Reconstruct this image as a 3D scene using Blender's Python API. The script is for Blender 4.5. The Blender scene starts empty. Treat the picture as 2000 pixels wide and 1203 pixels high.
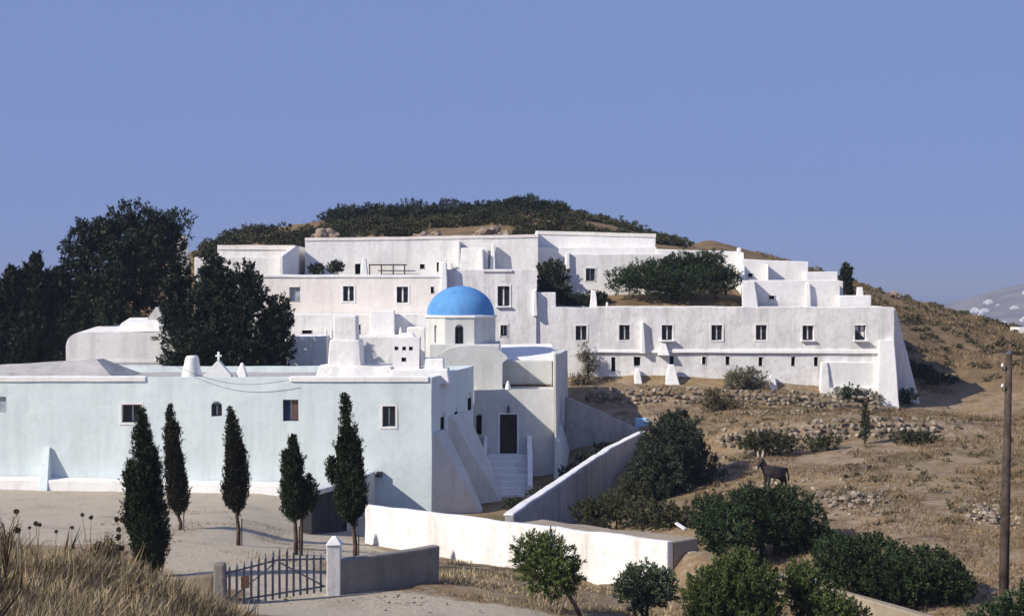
import bpy, math, random
import numpy as np
from mathutils import Vector, noise

# ------------------------------------------------------------------ camera, sky, sun
F, HZ, CZ = 2750.0, 560.0, 12.0            # focal length and horizon row in photo pixels, eye height
scene = bpy.context.scene
C = scene.collection
cam_data = bpy.data.cameras.new('camera')
cam = bpy.data.objects.new('camera', cam_data); C.objects.link(cam)
cam.location = (0, 0, CZ); cam.rotation_euler = (math.radians(90), 0, 0)
cam_data.sensor_fit = 'HORIZONTAL'; cam_data.sensor_width = 36
cam_data.lens = 36 * F / 2000
cam_data.shift_y = (HZ - 601.5) / 2000
cam_data.clip_start = 0.1; cam_data.clip_end = 80000
scene.camera = cam

SUN_ELEV, SUN_A = math.radians(34), math.radians(29)   # sun stands to the left, SUN_A of it towards the camera
to_sun = Vector((-math.cos(SUN_A) * math.cos(SUN_ELEV), -math.sin(SUN_A) * math.cos(SUN_ELEV), math.sin(SUN_ELEV)))
sl = bpy.data.lights.new('sun', 'SUN'); sl.energy = 5.0; sl.angle = math.radians(0.5); sl.color = (1.0, 0.93, 0.815)
sun = bpy.data.objects.new('sun', sl); C.objects.link(sun)
sun.rotation_euler = to_sun.to_track_quat('Z', 'Y').to_euler(); sun.location = (-60, -30, 60)

world = bpy.data.worlds.new('World'); scene.world = world; world.use_nodes = True
wn = world.node_tree; wn.nodes.clear()
sky = wn.nodes.new('ShaderNodeTexSky'); sky.sky_type = 'NISHITA'; sky.sun_disc = False
sky.sun_elevation = SUN_ELEV; sky.sun_rotation = math.atan2(to_sun.x, to_sun.y)
sky.altitude = 1500; sky.air_density = 1.0; sky.dust_density = 0.25; sky.ozone_density = 5.0
bg = wn.nodes.new('ShaderNodeBackground'); bg.inputs['Strength'].default_value = 0.12
wo = wn.nodes.new('ShaderNodeOutputWorld')
mx = wn.nodes.new('ShaderNodeMix'); mx.data_type = 'RGBA'; mx.inputs[0].default_value = 0.95      # hazy, even periwinkle air over the whole sky
mx.inputs[7].default_value = (1.50, 2.10, 4.32, 1); wn.links.new(sky.outputs[0], mx.inputs[6])
wn.links.new(mx.outputs[2], bg.inputs['Color']); wn.links.new(bg.outputs[0], wo.inputs['Surface'])

scene.view_settings.view_transform = 'Standard'; scene.view_settings.look = 'None'
scene.view_settings.exposure = 0.15; scene.view_settings.gamma = 1.0; scene.view_settings.use_curve_mapping = False
scene.cycles.use_denoising = True
scene.cycles.max_bounces = 6; scene.cycles.diffuse_bounces = 2; scene.cycles.glossy_bounces = 2
scene.cycles.volume_bounces = 0; scene.cycles.transparent_max_bounces = 6

rng = np.random.default_rng(11); random.seed(11)

# ------------------------------------------------------------------ helpers
def fx(px, d): return (px - 1000.0) * d / F
def fz(py, d): return CZ - (py - HZ) * d / F
def at(px, py, d): return (fx(px, d), d, fz(py, d))

def tag(o, label=None, cat=None, group=None, kind=None):
    if label: o['label'] = label
    if cat: o['category'] = cat
    if group: o['group'] = group
    if kind: o['kind'] = kind
    return o

def empty(name, loc, label, cat, group=None):
    o = bpy.data.objects.new(name, None); C.objects.link(o); o.location = loc
    o.empty_display_size = 0.3
    return tag(o, label, cat, group)

def link(name, mesh, parent=None, loc=None):
    o = bpy.data.objects.new(name, mesh); C.objects.link(o)
    if loc is not None: o.location = loc
    if parent is not None:
        o.parent = parent
        if loc is None: o.location = tuple(-c for c in world_loc(parent))
    return o

def world_loc(o):
    v = Vector((0, 0, 0))
    while o is not None: v += o.location; o = o.parent
    return v

def V(p): return Vector(p)

class MB:
    """collects faces in world coordinates and links them as one mesh"""
    def __init__(s): s.v = []; s.f = []
    def add(s, vs, fs):
        n = len(s.v); s.v += [tuple(p) for p in vs]; s.f += [tuple(i + n for i in f) for f in fs]
    def face(s, *ps): s.add(ps, [tuple(range(len(ps)))])
    def quad(s, a, b, c, d, nu=1, nv=1):
        a, b, c, d = V(a), V(b), V(c), V(d); vs = []; fs = []
        for j in range(nv + 1):
            t = j / nv; l = a.lerp(d, t); r = b.lerp(c, t)
            for i in range(nu + 1): vs.append(l.lerp(r, i / nu))
        for j in range(nv):
            for i in range(nu):
                k = j * (nu + 1) + i; fs.append((k, k + 1, k + nu + 2, k + nu + 1))
        s.add(vs, fs)
    def hexa(s, b, t, step=None, bottom=False):
        """b, t: four bottom and four top corners, counter-clockwise from above"""
        b = [V(p) for p in b]; t = [V(p) for p in t]
        n = lambda p, q: 1 if not step else max(1, int((p - q).length / step))
        for i in range(4):
            j = (i + 1) % 4
            s.quad(b[i], b[j], t[j], t[i], max(n(b[i], b[j]), n(t[i], t[j])), n(b[i], t[i]))
        s.quad(t[0], t[1], t[2], t[3], max(n(t[0], t[1]), n(b[0], b[1])), max(n(t[1], t[2]), n(b[1], b[2])))
        if bottom: s.face(b[3], b[2], b[1], b[0])
    def box(s, x0, x1, y0, y1, z0, z1, step=None, bottom=True):
        s.hexa([(x0, y0, z0), (x1, y0, z0), (x1, y1, z0), (x0, y1, z0)],
               [(x0, y0, z1), (x1, y0, z1), (x1, y1, z1), (x0, y1, z1)], step, bottom)
    def obox(s, o, u, n, u0, u1, w0, w1, z0, z1):
        """box in the frame of a wall: u along it, n outward"""
        q = lambda a, w, z: (o[0] + u[0] * a + n[0] * w, o[1] + u[1] * a + n[1] * w, z)
        s.hexa([q(u0, w1, z0), q(u1, w1, z0), q(u1, w0, z0), q(u0, w0, z0)],
               [q(u0, w1, z1), q(u1, w1, z1), q(u1, w0, z1), q(u0, w0, z1)], None, True)
    def tube(s, pts, rad, seg=6, cap=True):
        pts = [V(p) for p in pts]; vs = []; fs = []; n = len(pts)
        for i, p in enumerate(pts):
            d = (pts[min(i + 1, n - 1)] - pts[max(i - 1, 0)]).normalized()
            e = d.orthogonal().normalized() if abs(d.z) < 0.95 else Vector((1, 0, 0)).cross(d).normalized()
            g = d.cross(e); r = rad[i] if hasattr(rad, '__len__') else rad
            for k in range(seg):
                a = 2 * math.pi * k / seg
                vs.append(p + e * (r * math.cos(a)) + g * (r * math.sin(a)))
        for i in range(n - 1):
            for k in range(seg):
                k2 = (k + 1) % seg
                fs.append((i * seg + k, i * seg + k2, (i + 1) * seg + k2, (i + 1) * seg + k))
        if cap: fs.append(tuple(range(seg))[::-1]); fs.append(tuple((n - 1) * seg + k for k in range(seg)))
        s.add(vs, fs)
    def lathe(s, c, prof, seg=32, phase=0.0, sx=1.0, sy=1.0):
        vs = []; fs = []
        for r, z in prof:
            for k in range(seg):
                a = 2 * math.pi * (k + 0.5) / seg + phase
                vs.append((c[0] + sx * r * math.cos(a), c[1] + sy * r * math.sin(a), c[2] + z))
        for i in range(len(prof) - 1):
            for k in range(seg):
                k2 = (k + 1) % seg
                fs.append((i * seg + k, i * seg + k2, (i + 1) * seg + k2, (i + 1) * seg + k))
        fs.append(tuple((len(prof) - 1) * seg + k for k in range(seg)))
        s.add(vs, fs)
    def build(s, name, mat, parent=None, wob=0.0, wscale=0.5, smooth=False, bevel=0.0, weld=True):
        m = bpy.data.meshes.new(name)
        vs = s.v
        if wob:
            vs = [tuple(V(p) + noise.noise_vector(V(p) * wscale) * wob + noise.noise_vector(V(p) * wscale * 3.3) * wob * 0.35) for p in vs]
        m.from_pydata(vs, [], s.f); m.update()
        if weld:
            import bmesh
            bm = bmesh.new(); bm.from_mesh(m)
            bmesh.ops.remove_doubles(bm, verts=bm.verts, dist=0.002)
            bmesh.ops.recalc_face_normals(bm, faces=bm.faces) if smooth == 'recalc' else None
            bm.to_mesh(m); bm.free()
        m.materials.append(MAT[mat])
        if smooth:
            m.shade_smooth()
        o = link(name, m, parent)
        if bevel:
            b = o.modifiers.new('bevel', 'BEVEL'); b.width = bevel; b.segments = 2; b.limit_method = 'ANGLE'; b.angle_limit = math.radians(40)
        return o

# ------------------------------------------------------------------ materials
MAT = {}
def new_mat(key):
    m = bpy.data.materials.new(key); m.use_nodes = True; MAT[key] = m
    nt = m.node_tree; b = nt.nodes['Principled BSDF']
    return m, nt, b

def ramp(nt, src, stops):
    r = nt.nodes.new('ShaderNodeValToRGB'); e = r.color_ramp.elements
    while len(e) < len(stops): e.new(0.5)
    for k, (p, c) in enumerate(stops): e[k].position = p; e[k].color = (*c, 1)
    nt.links.new(src, r.inputs[0]); return r.outputs[0]

def noise_tex(nt, scale, detail=4, rough=0.55, vec=None, stretch=None):
    n = nt.nodes.new('ShaderNodeTexNoise'); n.inputs['Scale'].default_value = scale
    n.inputs['Detail'].default_value = detail; n.inputs['Roughness'].default_value = rough
    if vec is None:
        g = nt.nodes.new('ShaderNodeNewGeometry'); vec = g.outputs['Position']
    if stretch:
        mp = nt.nodes.new('ShaderNodeMapping'); mp.inputs['Scale'].default_value = stretch
        nt.links.new(vec, mp.inputs['Vector']); vec = mp.outputs[0]
    nt.links.new(vec, n.inputs['Vector']); return n.outputs['Fac']

def mixc(nt, fac, a, b, mode='MIX'):
    m = nt.nodes.new('ShaderNodeMix'); m.data_type = 'RGBA'; m.blend_type = mode
    for sock, val in ((m.inputs[0], fac), (m.inputs[6], a), (m.inputs[7], b)):
        if hasattr(val, 'node'): nt.links.new(val, sock)
        elif isinstance(val, (int, float)): sock.default_value = val
        else: sock.default_value = (*val, 1)
    return m.outputs[2]

def bump(nt, b, h, strength, dist):
    n = nt.nodes.new('ShaderNodeBump'); n.inputs['Strength'].default_value = strength; n.inputs['Distance'].default_value = dist
    nt.links.new(h, n.inputs['Height']); nt.links.new(n.outputs[0], b.inputs['Normal'])

def plaster(key, c1, c2, dirt, dirt_amt=0.5, bumps=0.5, bscale=5.0):
    m, nt, b = new_mat(key)
    base = ramp(nt, noise_tex(nt, 0.7, 5, 0.6), [(0.32, c1), (0.68, c2)])
    streak = ramp(nt, noise_tex(nt, 1.0, 5, 0.65, stretch=(1.6, 1.6, 0.22)), [(0.47, (0, 0, 0)), (0.70, (dirt_amt,) * 3)])
    col = mixc(nt, streak, base, dirt)
    spots = ramp(nt, noise_tex(nt, 3.3, 6, 0.75), [(0.50, (0, 0, 0)), (0.68, (dirt_amt * 0.8,) * 3)])
    col = mixc(nt, spots, col, dirt)
    nt.links.new(col, b.inputs['Base Color']); b.inputs['Roughness'].default_value = 0.9
    b.inputs['Specular IOR Level'].default_value = 0.2
    bump(nt, b, noise_tex(nt, bscale, 6, 0.7), bumps, 0.05)

plaster('cyan_wash', (0.655, 0.74, 0.745), (0.71, 0.785, 0.785), (0.53, 0.605, 0.605), 0.6, 0.25, 3.0)
plaster('white', (0.84, 0.82, 0.79), (0.79, 0.77, 0.745), (0.54, 0.51, 0.475), 0.6, 0.3, 6.0)
plaster('white_rough', (0.83, 0.81, 0.785), (0.765, 0.75, 0.735), (0.48, 0.455, 0.43), 0.7, 0.4, 5.0)
plaster('shade_grey_plaster', (0.40, 0.395, 0.39), (0.32, 0.315, 0.315), (0.19, 0.185, 0.175), 0.75, 0.5, 5)  # grey puts the shade of the path walls' faces into their colour
plaster('white_clean', (0.85, 0.835, 0.81), (0.82, 0.805, 0.78), (0.62, 0.60, 0.57), 0.5, 0.4)
plaster('cream', (0.83, 0.79, 0.74), (0.79, 0.725, 0.665), (0.60, 0.53, 0.46), 0.5, 0.35, 6.0)
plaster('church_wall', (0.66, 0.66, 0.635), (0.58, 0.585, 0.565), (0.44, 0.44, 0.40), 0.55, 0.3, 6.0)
plaster('roof', (0.50, 0.48, 0.46), (0.40, 0.385, 0.37), (0.28, 0.265, 0.25), 0.6, 0.6)
plaster('concrete', (0.30, 0.275, 0.245), (0.22, 0.20, 0.18), (0.15, 0.14, 0.125), 0.6, 0.8)
plaster('coping_earth', (0.37, 0.31, 0.235), (0.30, 0.25, 0.19), (0.21, 0.175, 0.13), 0.6, 0.8)
plaster('dome_blue', (0.095, 0.275, 0.56), (0.125, 0.32, 0.62), (0.075, 0.21, 0.46), 0.7, 0.2, 8.0)
plaster('pale_blue', (0.40, 0.58, 0.72), (0.32, 0.50, 0.66), (0.30, 0.42, 0.52), 0.5, 0.3)
plaster('grey_stone', (0.34, 0.30, 0.25), (0.25, 0.22, 0.18), (0.15, 0.13, 0.105), 0.6, 0.9, 6.0)

def simple(key, c, rough=0.7, spec=0.3, var=0.25, scale=3.0, metal=0.0):
    m, nt, b = new_mat(key)
    lo = tuple(x * (1 - var) for x in c); hi = tuple(min(1, x * (1 + var)) for x in c)
    nt.links.new(ramp(nt, noise_tex(nt, scale, 4), [(0.35, lo), (0.65, hi)]), b.inputs['Base Color'])
    b.inputs['Roughness'].default_value = rough; b.inputs['Specular IOR Level'].default_value = spec; b.inputs['Metallic'].default_value = metal
simple('glass', (0.012, 0.015, 0.02), 0.12, 0.5, 0.2)
simple('dark_frame', (0.035, 0.035, 0.045), 0.6)
simple('pale_frame', (0.72, 0.72, 0.72), 0.6)
simple('blue_shutter', (0.02, 0.035, 0.10), 0.55)
simple('brown_shutter', (0.12, 0.06, 0.05), 0.6)
simple('grey_shutter', (0.30, 0.33, 0.37), 0.6)
simple('dark_void', (0.012, 0.012, 0.014), 0.95, 0.0)
simple('dark_wood', (0.030, 0.024, 0.022), 0.6)
simple('gate_wood', (0.028, 0.028, 0.035), 0.7)
simple('iron', (0.075, 0.075, 0.09), 0.5, 0.4, 0.4, 9.0)
simple('pole_wood', (0.065, 0.05, 0.04), 0.85, 0.1, 0.45, 4.0)
simple('bark', (0.085, 0.06, 0.045), 0.9, 0.1, 0.4, 8.0)
simple('cross_white', (0.8, 0.8, 0.79), 0.8)
simple('donkey_coat', (0.045, 0.036, 0.036), 0.85, 0.1, 0.5, 5.0)
simple('donkey_pale', (0.42, 0.37, 0.33), 0.85, 0.1, 0.2, 5.0)
simple('hoof', (0.02, 0.018, 0.016), 0.7)
simple('gate_iron', (0.15, 0.15, 0.17), 0.5, 0.4, 0.4, 9.0)
simple('rust_tile', (0.13, 0.095, 0.07), 0.9, 0.1, 0.4, 3.0)
simple('rust_sign', (0.32, 0.17, 0.09), 0.7, 0.2, 0.3, 8.0)
simple('ceramic', (0.5, 0.5, 0.5), 0.3, 0.5)

def leafmat(key, dark, light, mid=None, bigscale=0.9):
    m, nt, b = new_mat(key)
    g = nt.nodes.new('ShaderNodeNewGeometry')
    stops = [(0.0, dark), (1.0, light)] if mid is None else [(0.0, dark), (0.6, mid), (1.0, light)]
    c = ramp(nt, g.outputs['Random Per Island'], stops)
    big = ramp(nt, noise_tex(nt, bigscale, 3), [(0.3, (0.45,) * 3), (0.7, (1.5,) * 3)])
    nt.links.new(mixc(nt, 1.0, c, big, 'MULTIPLY'), b.inputs['Base Color'])
    b.inputs['Roughness'].default_value = 0.65; b.inputs['Specular IOR Level'].default_value = 0.15
leafmat('leaf_cypress', (0.012, 0.020, 0.011), (0.065, 0.080, 0.034), (0.028, 0.038, 0.018))
leafmat('leaf_cypress_brown', (0.011, 0.014, 0.009), (0.056, 0.056, 0.028), (0.024, 0.027, 0.014))
leafmat('leaf_dark', (0.009, 0.015, 0.010), (0.050, 0.064, 0.032), (0.020, 0.030, 0.017))
leafmat('leaf_pine', (0.012, 0.024, 0.011), (0.060, 0.085, 0.035))
leafmat('leaf_young_pine', (0.030, 0.050, 0.014), (0.125, 0.15, 0.05))
leafmat('leaf_bush', (0.010, 0.022, 0.010), (0.085, 0.115, 0.045), (0.028, 0.045, 0.018))
leafmat('leaf_oleander', (0.030, 0.050, 0.030), (0.135, 0.165, 0.095))
leafmat('leaf_olive', (0.018, 0.028, 0.018), (0.075, 0.088, 0.052), (0.036, 0.046, 0.028))
leafmat('leaf_scrub', (0.018, 0.024, 0.011), (0.090, 0.084, 0.040), (0.055, 0.058, 0.026), 0.35)
leafmat('leaf_scrub_dry', (0.060, 0.050, 0.030), (0.19, 0.155, 0.085))
leafmat('leaf_greybush', (0.10, 0.095, 0.065), (0.24, 0.215, 0.145))
leafmat('leaf_ivy', (0.016, 0.024, 0.014), (0.07, 0.075, 0.04))
leafmat('straw', (0.13, 0.098, 0.055), (0.50, 0.41, 0.255), (0.30, 0.235, 0.14))
leafmat('straw_red', (0.09, 0.06, 0.032), (0.29, 0.205, 0.11), (0.175, 0.12, 0.062))
leafmat('thistle', (0.035, 0.024, 0.014), (0.09, 0.06, 0.035))

# ------------------------------------------------------------------ ground
ROWS = [
 (-60, [(-60, 11), (60, 11)]),
 (0,  [(-20, 10.6), (0, 10.3), (20, 9.2)]),
 (5,  [(-20, 10.3), (-3, 9.9), (0, 9.6), (20, 8.6)]),
 (12, [(-14, 9.1), (-6, 8.7), (-3, 8.4), (0, 8.1), (6, 7.4), (20, 6.8)]),
 (17, [(-14, 8.6), (-6, 8.05), (-3.6, 7.3), (-1, 6.9), (6, 6.2), (20, 5.4)]),
 (22, [(-14, 8.35), (-8, 8.0), (-6.4, 7.72), (-5, 6.9), (-3, 5.9), (0, 5.6), (8, 4.7), (20, 3.8)]),
 (28, [(-16, 6.5), (-8.5, 6.0), (-6, 5.2), (-4, 4.85), (0, 4.6), (5, 4.1), (10, 3.1), (20, 2.6)]),
 (34, [(-20, 4.7), (-7, 4.3), (-4, 4.2), (0, 4.05), (3, 3.7), (6, 2.9), (9, 2.5), (14, 2.3), (24, 2.4)]),
 (38, [(-20, 4.2), (-9, 4.0), (-2, 4.0), (2, 3.5), (4, 3.0), (7, 2.5), (9, 2.35), (13, 2.3), (25, 2.6)]),
 (41, [(-20, 4.0), (-9, 3.8), (-2, 3.6), (2, 3.1), (4.5, 2.6), (5.4, 3.2), (6.9, 3.25), (8, 2.4), (10, 2.45), (14, 2.6), (26, 3.0)]),
 (43.6, [(-22, 3.7), (-8, 3.6), (-3, 3.3), (2, 2.75), (4.2, 2.35), (4.75, 2.7), (5.0, 3.95), (6.3, 4.05), (7.6, 2.6), (12, 2.7), (18, 3.2), (28, 3.4)]),
 (46, [(-25, 3.5), (-8, 3.4), (-3, 3.0), (1.5, 2.5), (3.0, 2.2), (5.0, 3.2), (6.6, 3.1), (8, 2.5), (12, 2.9), (18, 3.4), (30, 3.6)]),
 (54, [(-28, 2.9), (-10.5, 2.9), (-8.6, 2.2), (-4, 1.8), (0, 1.3), (3, 1.5), (8, 2.4), (14, 3.4), (22, 3.8), (32, 4.0)]),
 (62, [(-30, 2.5), (-12, 2.3), (-8.8, 1.6), (-5, 1.2), (-3, 0.9), (1.6, 0.7), (3.2, 1.4), (6, 2.3), (10, 2.9), (16, 3.6), (24, 3.9), (36, 4.1)]),
 (70.0, [(-30, 2.2), (-12, 1.9), (-4, 0.8), (1, 0.6), (4, 0.9), (5.6, 1.6), (8, 2.7), (12, 3.5), (18, 3.85), (26, 4.1), (38, 4.3)]),
 (73.3, [(-30, 2.3), (-4, 0.8), (1, 0.7), (4, 1.1), (6.2, 1.9), (8.5, 2.8), (12, 3.65), (18, 3.9), (22, 4.0), (26, 4.2), (38, 4.3)]),
 (74.2, [(-30, 2.35), (-4, 0.85), (1, 0.8), (4, 1.2), (6.2, 2.0), (8.5, 3.1), (10.5, 4.2), (12, 4.75), (18, 4.95), (22, 4.9), (26, 4.4), (38, 4.3)]),
 (77, [(-30, 2.5), (-4, 1.0), (2, 1.2), (5, 1.9), (7, 2.6), (9, 3.8), (14, 4.9), (20, 5.0), (28, 4.5), (38, 4.2)]),
 (84, [(-30, 3.0), (-4, 2.5), (2, 3.5), (4, 4.2), (8, 4.6), (14, 4.75), (20, 4.6), (26, 4.2), (34, 3.9), (44, 4.4)]),
 (86.9, [(-30, 3.3), (-4, 3.2), (2, 4.2), (4, 4.5), (8, 4.65), (14, 4.6), (20, 4.35), (25, 4.0), (31, 3.6), (36, 4.0), (46, 4.9)]),
 (88, [(-30, 3.5), (-4, 3.5), (3, 5.45), (8, 5.6), (14, 5.45), (20, 5.0), (25, 4.1), (31, 3.6), (36, 4.0), (46, 5.0)]),
 (91.5, [(-30, 4), (-4, 4), (3, 5.7), (8, 5.7), (14, 5.5), (20, 5.0), (25, 4.2), (30, 3.7), (36, 4.3), (46, 5.2), (70, 3)]),
 (97, [(-45, 5), (-35, 6), (-15, 6.5), (0, 9), (3, 10.55), (8, 10.9), (15, 10.9), (22, 9.5), (25, 6), (29, 4.6), (33, 5.2), (40, 6.0), (50, 6.2), (70, 3)]),
 (104, [(-55, 6), (-40, 9), (-22, 10), (0, 12), (4, 12.2), (15, 12.2), (21, 11), (26, 8.2), (32, 6.6), (40, 6.9), (55, 6.3), (80, 2)]),
 (112, [(-60, 5), (-45, 9), (-30, 12), (-20, 13.4), (0, 15.0), (14, 14.6), (20, 13), (26, 11), (32, 9), (38, 7.8), (46, 7.2), (60, 5.5), (90, 0)]),
 (125, [(-70, 3), (-50, 8), (-34, 12.6), (-25, 15.0), (-15, 16.6), (0, 17.6), (8, 17.2), (14, 15.8), (20, 14.6), (28, 12.7), (36, 10.3), (46, 8.0), (60, 5.0), (100, -4)]),
 (140, [(-80, 0), (-55, 6), (-40, 12.6), (-30.6, 15.9), (-23.5, 17.9), (-17.9, 18.7), (-11.2, 19.2), (-5.1, 19.0), (2, 19.8), (5.1, 19.1), (10.2, 18.4), (15.3, 16.6), (17.3, 16.0), (19.4, 16.7), (24.5, 15.4), (30.6, 13.5), (35.7, 11.7), (40.8, 10.3), (45.9, 9.0), (51, 7.3), (60, 4.5), (110, -8)]),
 (165, [(-90, -6), (-50, 3), (-20, 13), (0, 15), (20, 12), (40, 5), (60, 0), (120, -14)]),
 (230, [(-120, -20), (0, -5), (120, -25)]),
 (420, [(-300, -40), (300, -45)]),
 (800, [(-600, -75), (600, -75)]),
]
RY = np.array([r[0] for r in ROWS], float)
def ground_raw(x, y):
    x = np.atleast_1d(np.asarray(x, float)); y = np.atleast_1d(np.asarray(y, float))
    x, y = np.broadcast_arrays(x, y)
    zs = np.stack([np.interp(x, [p[0] for p in r], [p[1] for p in r]) for _, r in ROWS])
    yc = np.clip(y, RY[0], RY[-1] - 1e-6)
    k = np.clip(np.searchsorted(RY, yc, side='right') - 1, 0, len(RY) - 2)
    t = (yc - RY[k]) / (RY[k + 1] - RY[k])
    ii = np.indices(x.shape)
    z = zs[(k, *ii)] * (1 - t) + zs[(k + 1, *ii)] * t
    over = np.maximum(np.abs(x) - 130, 0)
    return z - over * 0.12

def in_poly(x, y, poly):
    r = np.zeros(x.shape, bool); n = len(poly)
    for i in range(n):
        x0, y0 = poly[i]; x1, y1 = poly[(i + 1) % n]
        c = ((y0 > y) != (y1 > y)) & (x < (x1 - x0) * (y - y0) / (y1 - y0 + 1e-12) + x0)
        r ^= c
    return r
COURT = [(-34, 69), (-34, 50), (-13, 47), (-9, 38.6), (-6.6, 36), (-7.2, 33.5), (-4.5, 31), (1, 32), (2.0, 35), (-1.2, 36.0), (-4.2, 37.2), (-5.5, 41), (-6.3, 44), (-3.0, 50), (-5.8, 56), (-6.6, 69)]

def vnoise(x, y, sc, seed=0.0):
    f = np.vectorize(lambda a, b: noise.noise(Vector((a * sc + seed, b * sc - seed, seed))))
    return f(x, y)

_gx = np.arange(-70, 75.01, 0.65); _gy = np.arange(10, 172.01, 0.65)
def grow(a, b, n): return a + (b - a) * (np.linspace(0, 1, n + 1)[1:] ** 2.2)
gx = np.concatenate([grow(-70, -900, 14)[::-1], _gx, grow(_gx[-1], 900, 14)])
gy = np.concatenate([grow(10, -60, 6)[::-1], _gy, grow(_gy[-1], 900, 18)])
GX, GY = np.meshgrid(gx, gy)
Z0 = ground_raw(GX, GY)
ker = (Z0[:-2, 1:-1] + Z0[2:, 1:-1] + Z0[1:-1, :-2] + Z0[1:-1, 2:] + 2 * Z0[1:-1, 1:-1]) / 6
Z0[1:-1, 1:-1] = ker
zone = in_poly(GX, GY, COURT).astype(float)
for _ in range(2):
    zz = zone.copy(); zz[1:-1, 1:-1] = (zone[:-2, 1:-1] + zone[2:, 1:-1] + zone[1:-1, :-2] + zone[1:-1, 2:] + zone[1:-1, 1:-1]) / 5; zone = zz
rough = (vnoise(GX, GY, 0.9, 3.1) * 0.10 + vnoise(GX, GY, 0.3, 7.7) * 0.16)
Z0 = Z0 + rough * (1 - 0.9 * zone)
def ground(x, y):
    """height of the ground sheet at one point (bilinear)"""
    i = int(np.clip(np.searchsorted(gx, x) - 1, 0, len(gx) - 2)); j = int(np.clip(np.searchsorted(gy, y) - 1, 0, len(gy) - 2))
    a = (x - gx[i]) / (gx[i + 1] - gx[i]); b = (y - gy[j]) / (gy[j + 1] - gy[j])
    return float((Z0[j, i] * (1 - a) + Z0[j, i + 1] * a) * (1 - b) + (Z0[j + 1, i] * (1 - a) + Z0[j + 1, i + 1] * a) * b)

def grid_mesh(name, X, Y, Z):
    ny, nx = X.shape
    m = bpy.data.meshes.new(name)
    co = np.stack([X, Y, Z], -1).reshape(-1, 3).astype(np.float32)
    idx = np.arange(nx * ny).reshape(ny, nx)
    q = np.stack([idx[:-1, :-1], idx[:-1, 1:], idx[1:, 1:], idx[1:, :-1]], -1).reshape(-1, 4)
    m.vertices.add(len(co)); m.vertices.foreach_set('co', co.ravel())
    m.loops.add(q.size); m.loops.foreach_set('vertex_index', q.ravel().astype(np.int32))
    m.polygons.add(len(q)); m.polygons.foreach_set('loop_start', (np.arange(len(q)) * 4).astype(np.int32))
    m.polygons.foreach_set('loop_total', np.full(len(q), 4, np.int32))
    m.update(calc_edges=True); m.shade_smooth()
    return m
gm = grid_mesh('ground', GX, GY, Z0)
hill = np.clip((GY - 93) / 5, 0, 1) * np.clip((GY + 500), 0, 1); ha = gm.attributes.new('hill', 'FLOAT', 'POINT'); ha.data.foreach_set('value', hill.ravel().astype(np.float32))
za = gm.attributes.new('gravel', 'FLOAT', 'POINT'); za.data.foreach_set('value', zone.ravel().astype(np.float32))

m, nt, b = new_mat('ground')
a = nt.nodes.new('ShaderNodeAttribute'); a.attribute_name = 'gravel'
big = noise_tex(nt, 0.11, 5, 0.6); mid = noise_tex(nt, 0.7, 6, 0.65); fine = noise_tex(nt, 7.0, 5, 0.7)
earth = ramp(nt, mid, [(0.32, (0.115, 0.08, 0.052)), (0.5, (0.25, 0.185, 0.12)), (0.68, (0.37, 0.295, 0.205))])
straw = ramp(nt, fine, [(0.35, (0.20, 0.135, 0.07)), (0.65, (0.40, 0.30, 0.155))])
col = mixc(nt, ramp(nt, big, [(0.42, (0, 0, 0)), (0.60, (0.75,) * 3)]), earth, straw)
stony = ramp(nt, noise_tex(nt, 2.6, 6, 0.75), [(0.51, (0, 0, 0)), (0.60, (0.8,) * 3)])
col = mixc(nt, stony, col, (0.36, 0.31, 0.255))
green = ramp(nt, noise_tex(nt, 0.23, 5, 0.6), [(0.55, (0, 0, 0)), (0.68, (0.6,) * 3)])
col = mixc(nt, green, col, (0.12, 0.11, 0.055))
col = mixc(nt, 1.0, col, (0.98, 0.93, 0.87), 'MULTIPLY')
h_ = nt.nodes.new('ShaderNodeAttribute'); h_.attribute_name = 'hill'
hillc = ramp(nt, noise_tex(nt, 0.35, 6, 0.7), [(0.32, (0.085, 0.062, 0.035)), (0.5, (0.18, 0.12, 0.064)), (0.68, (0.25, 0.17, 0.09))])
hfac = nt.nodes.new('ShaderNodeMath'); hfac.operation = 'MULTIPLY'; hfac.inputs[1].default_value = 0.8; nt.links.new(h_.outputs['Fac'], hfac.inputs[0])
col = mixc(nt, hfac.outputs[0], col, hillc)
gravel = ramp(nt, noise_tex(nt, 0.5, 6, 0.7), [(0.30, (0.35, 0.295, 0.235)), (0.48, (0.49, 0.425, 0.33)), (0.62, (0.51, 0.435, 0.335)), (0.8, (0.38, 0.30, 0.21))])
gr2 = ramp(nt, noise_tex(nt, 14.0, 3, 0.7), [(0.35, (0.82,) * 3), (0.65, (1.1,) * 3)])
gravel = mixc(nt, 1.0, gravel, gr2, 'MULTIPLY')
edge = nt.nodes.new('ShaderNodeMath'); edge.operation = 'ADD'; nt.links.new(a.outputs['Fac'], edge.inputs[0])
e2 = nt.nodes.new('ShaderNodeMath'); e2.operation = 'MULTIPLY_ADD'; nt.links.new(noise_tex(nt, 1.1, 5, 0.7), e2.inputs[0]); e2.inputs[1].default_value = 0.9; e2.inputs[2].default_value = -0.45
nt.links.new(e2.outputs[0], edge.inputs[1])
msk = ramp(nt, edge.outputs[0], [(0.40, (0, 0, 0)), (0.60, (1, 1, 1))])
nt.links.new(mixc(nt, msk, col, gravel), b.inputs['Base Color'])
b.inputs['Roughness'].default_value = 0.95; b.inputs['Specular IOR Level'].default_value = 0.1
bump(nt, b, noise_tex(nt, 4.0, 8, 0.75), 0.9, 0.12)
gm.materials.append(m)
tag(link('ground', gm), 'dry brown hillside and beige gravel court around the white monastery', kind='structure')

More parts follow.
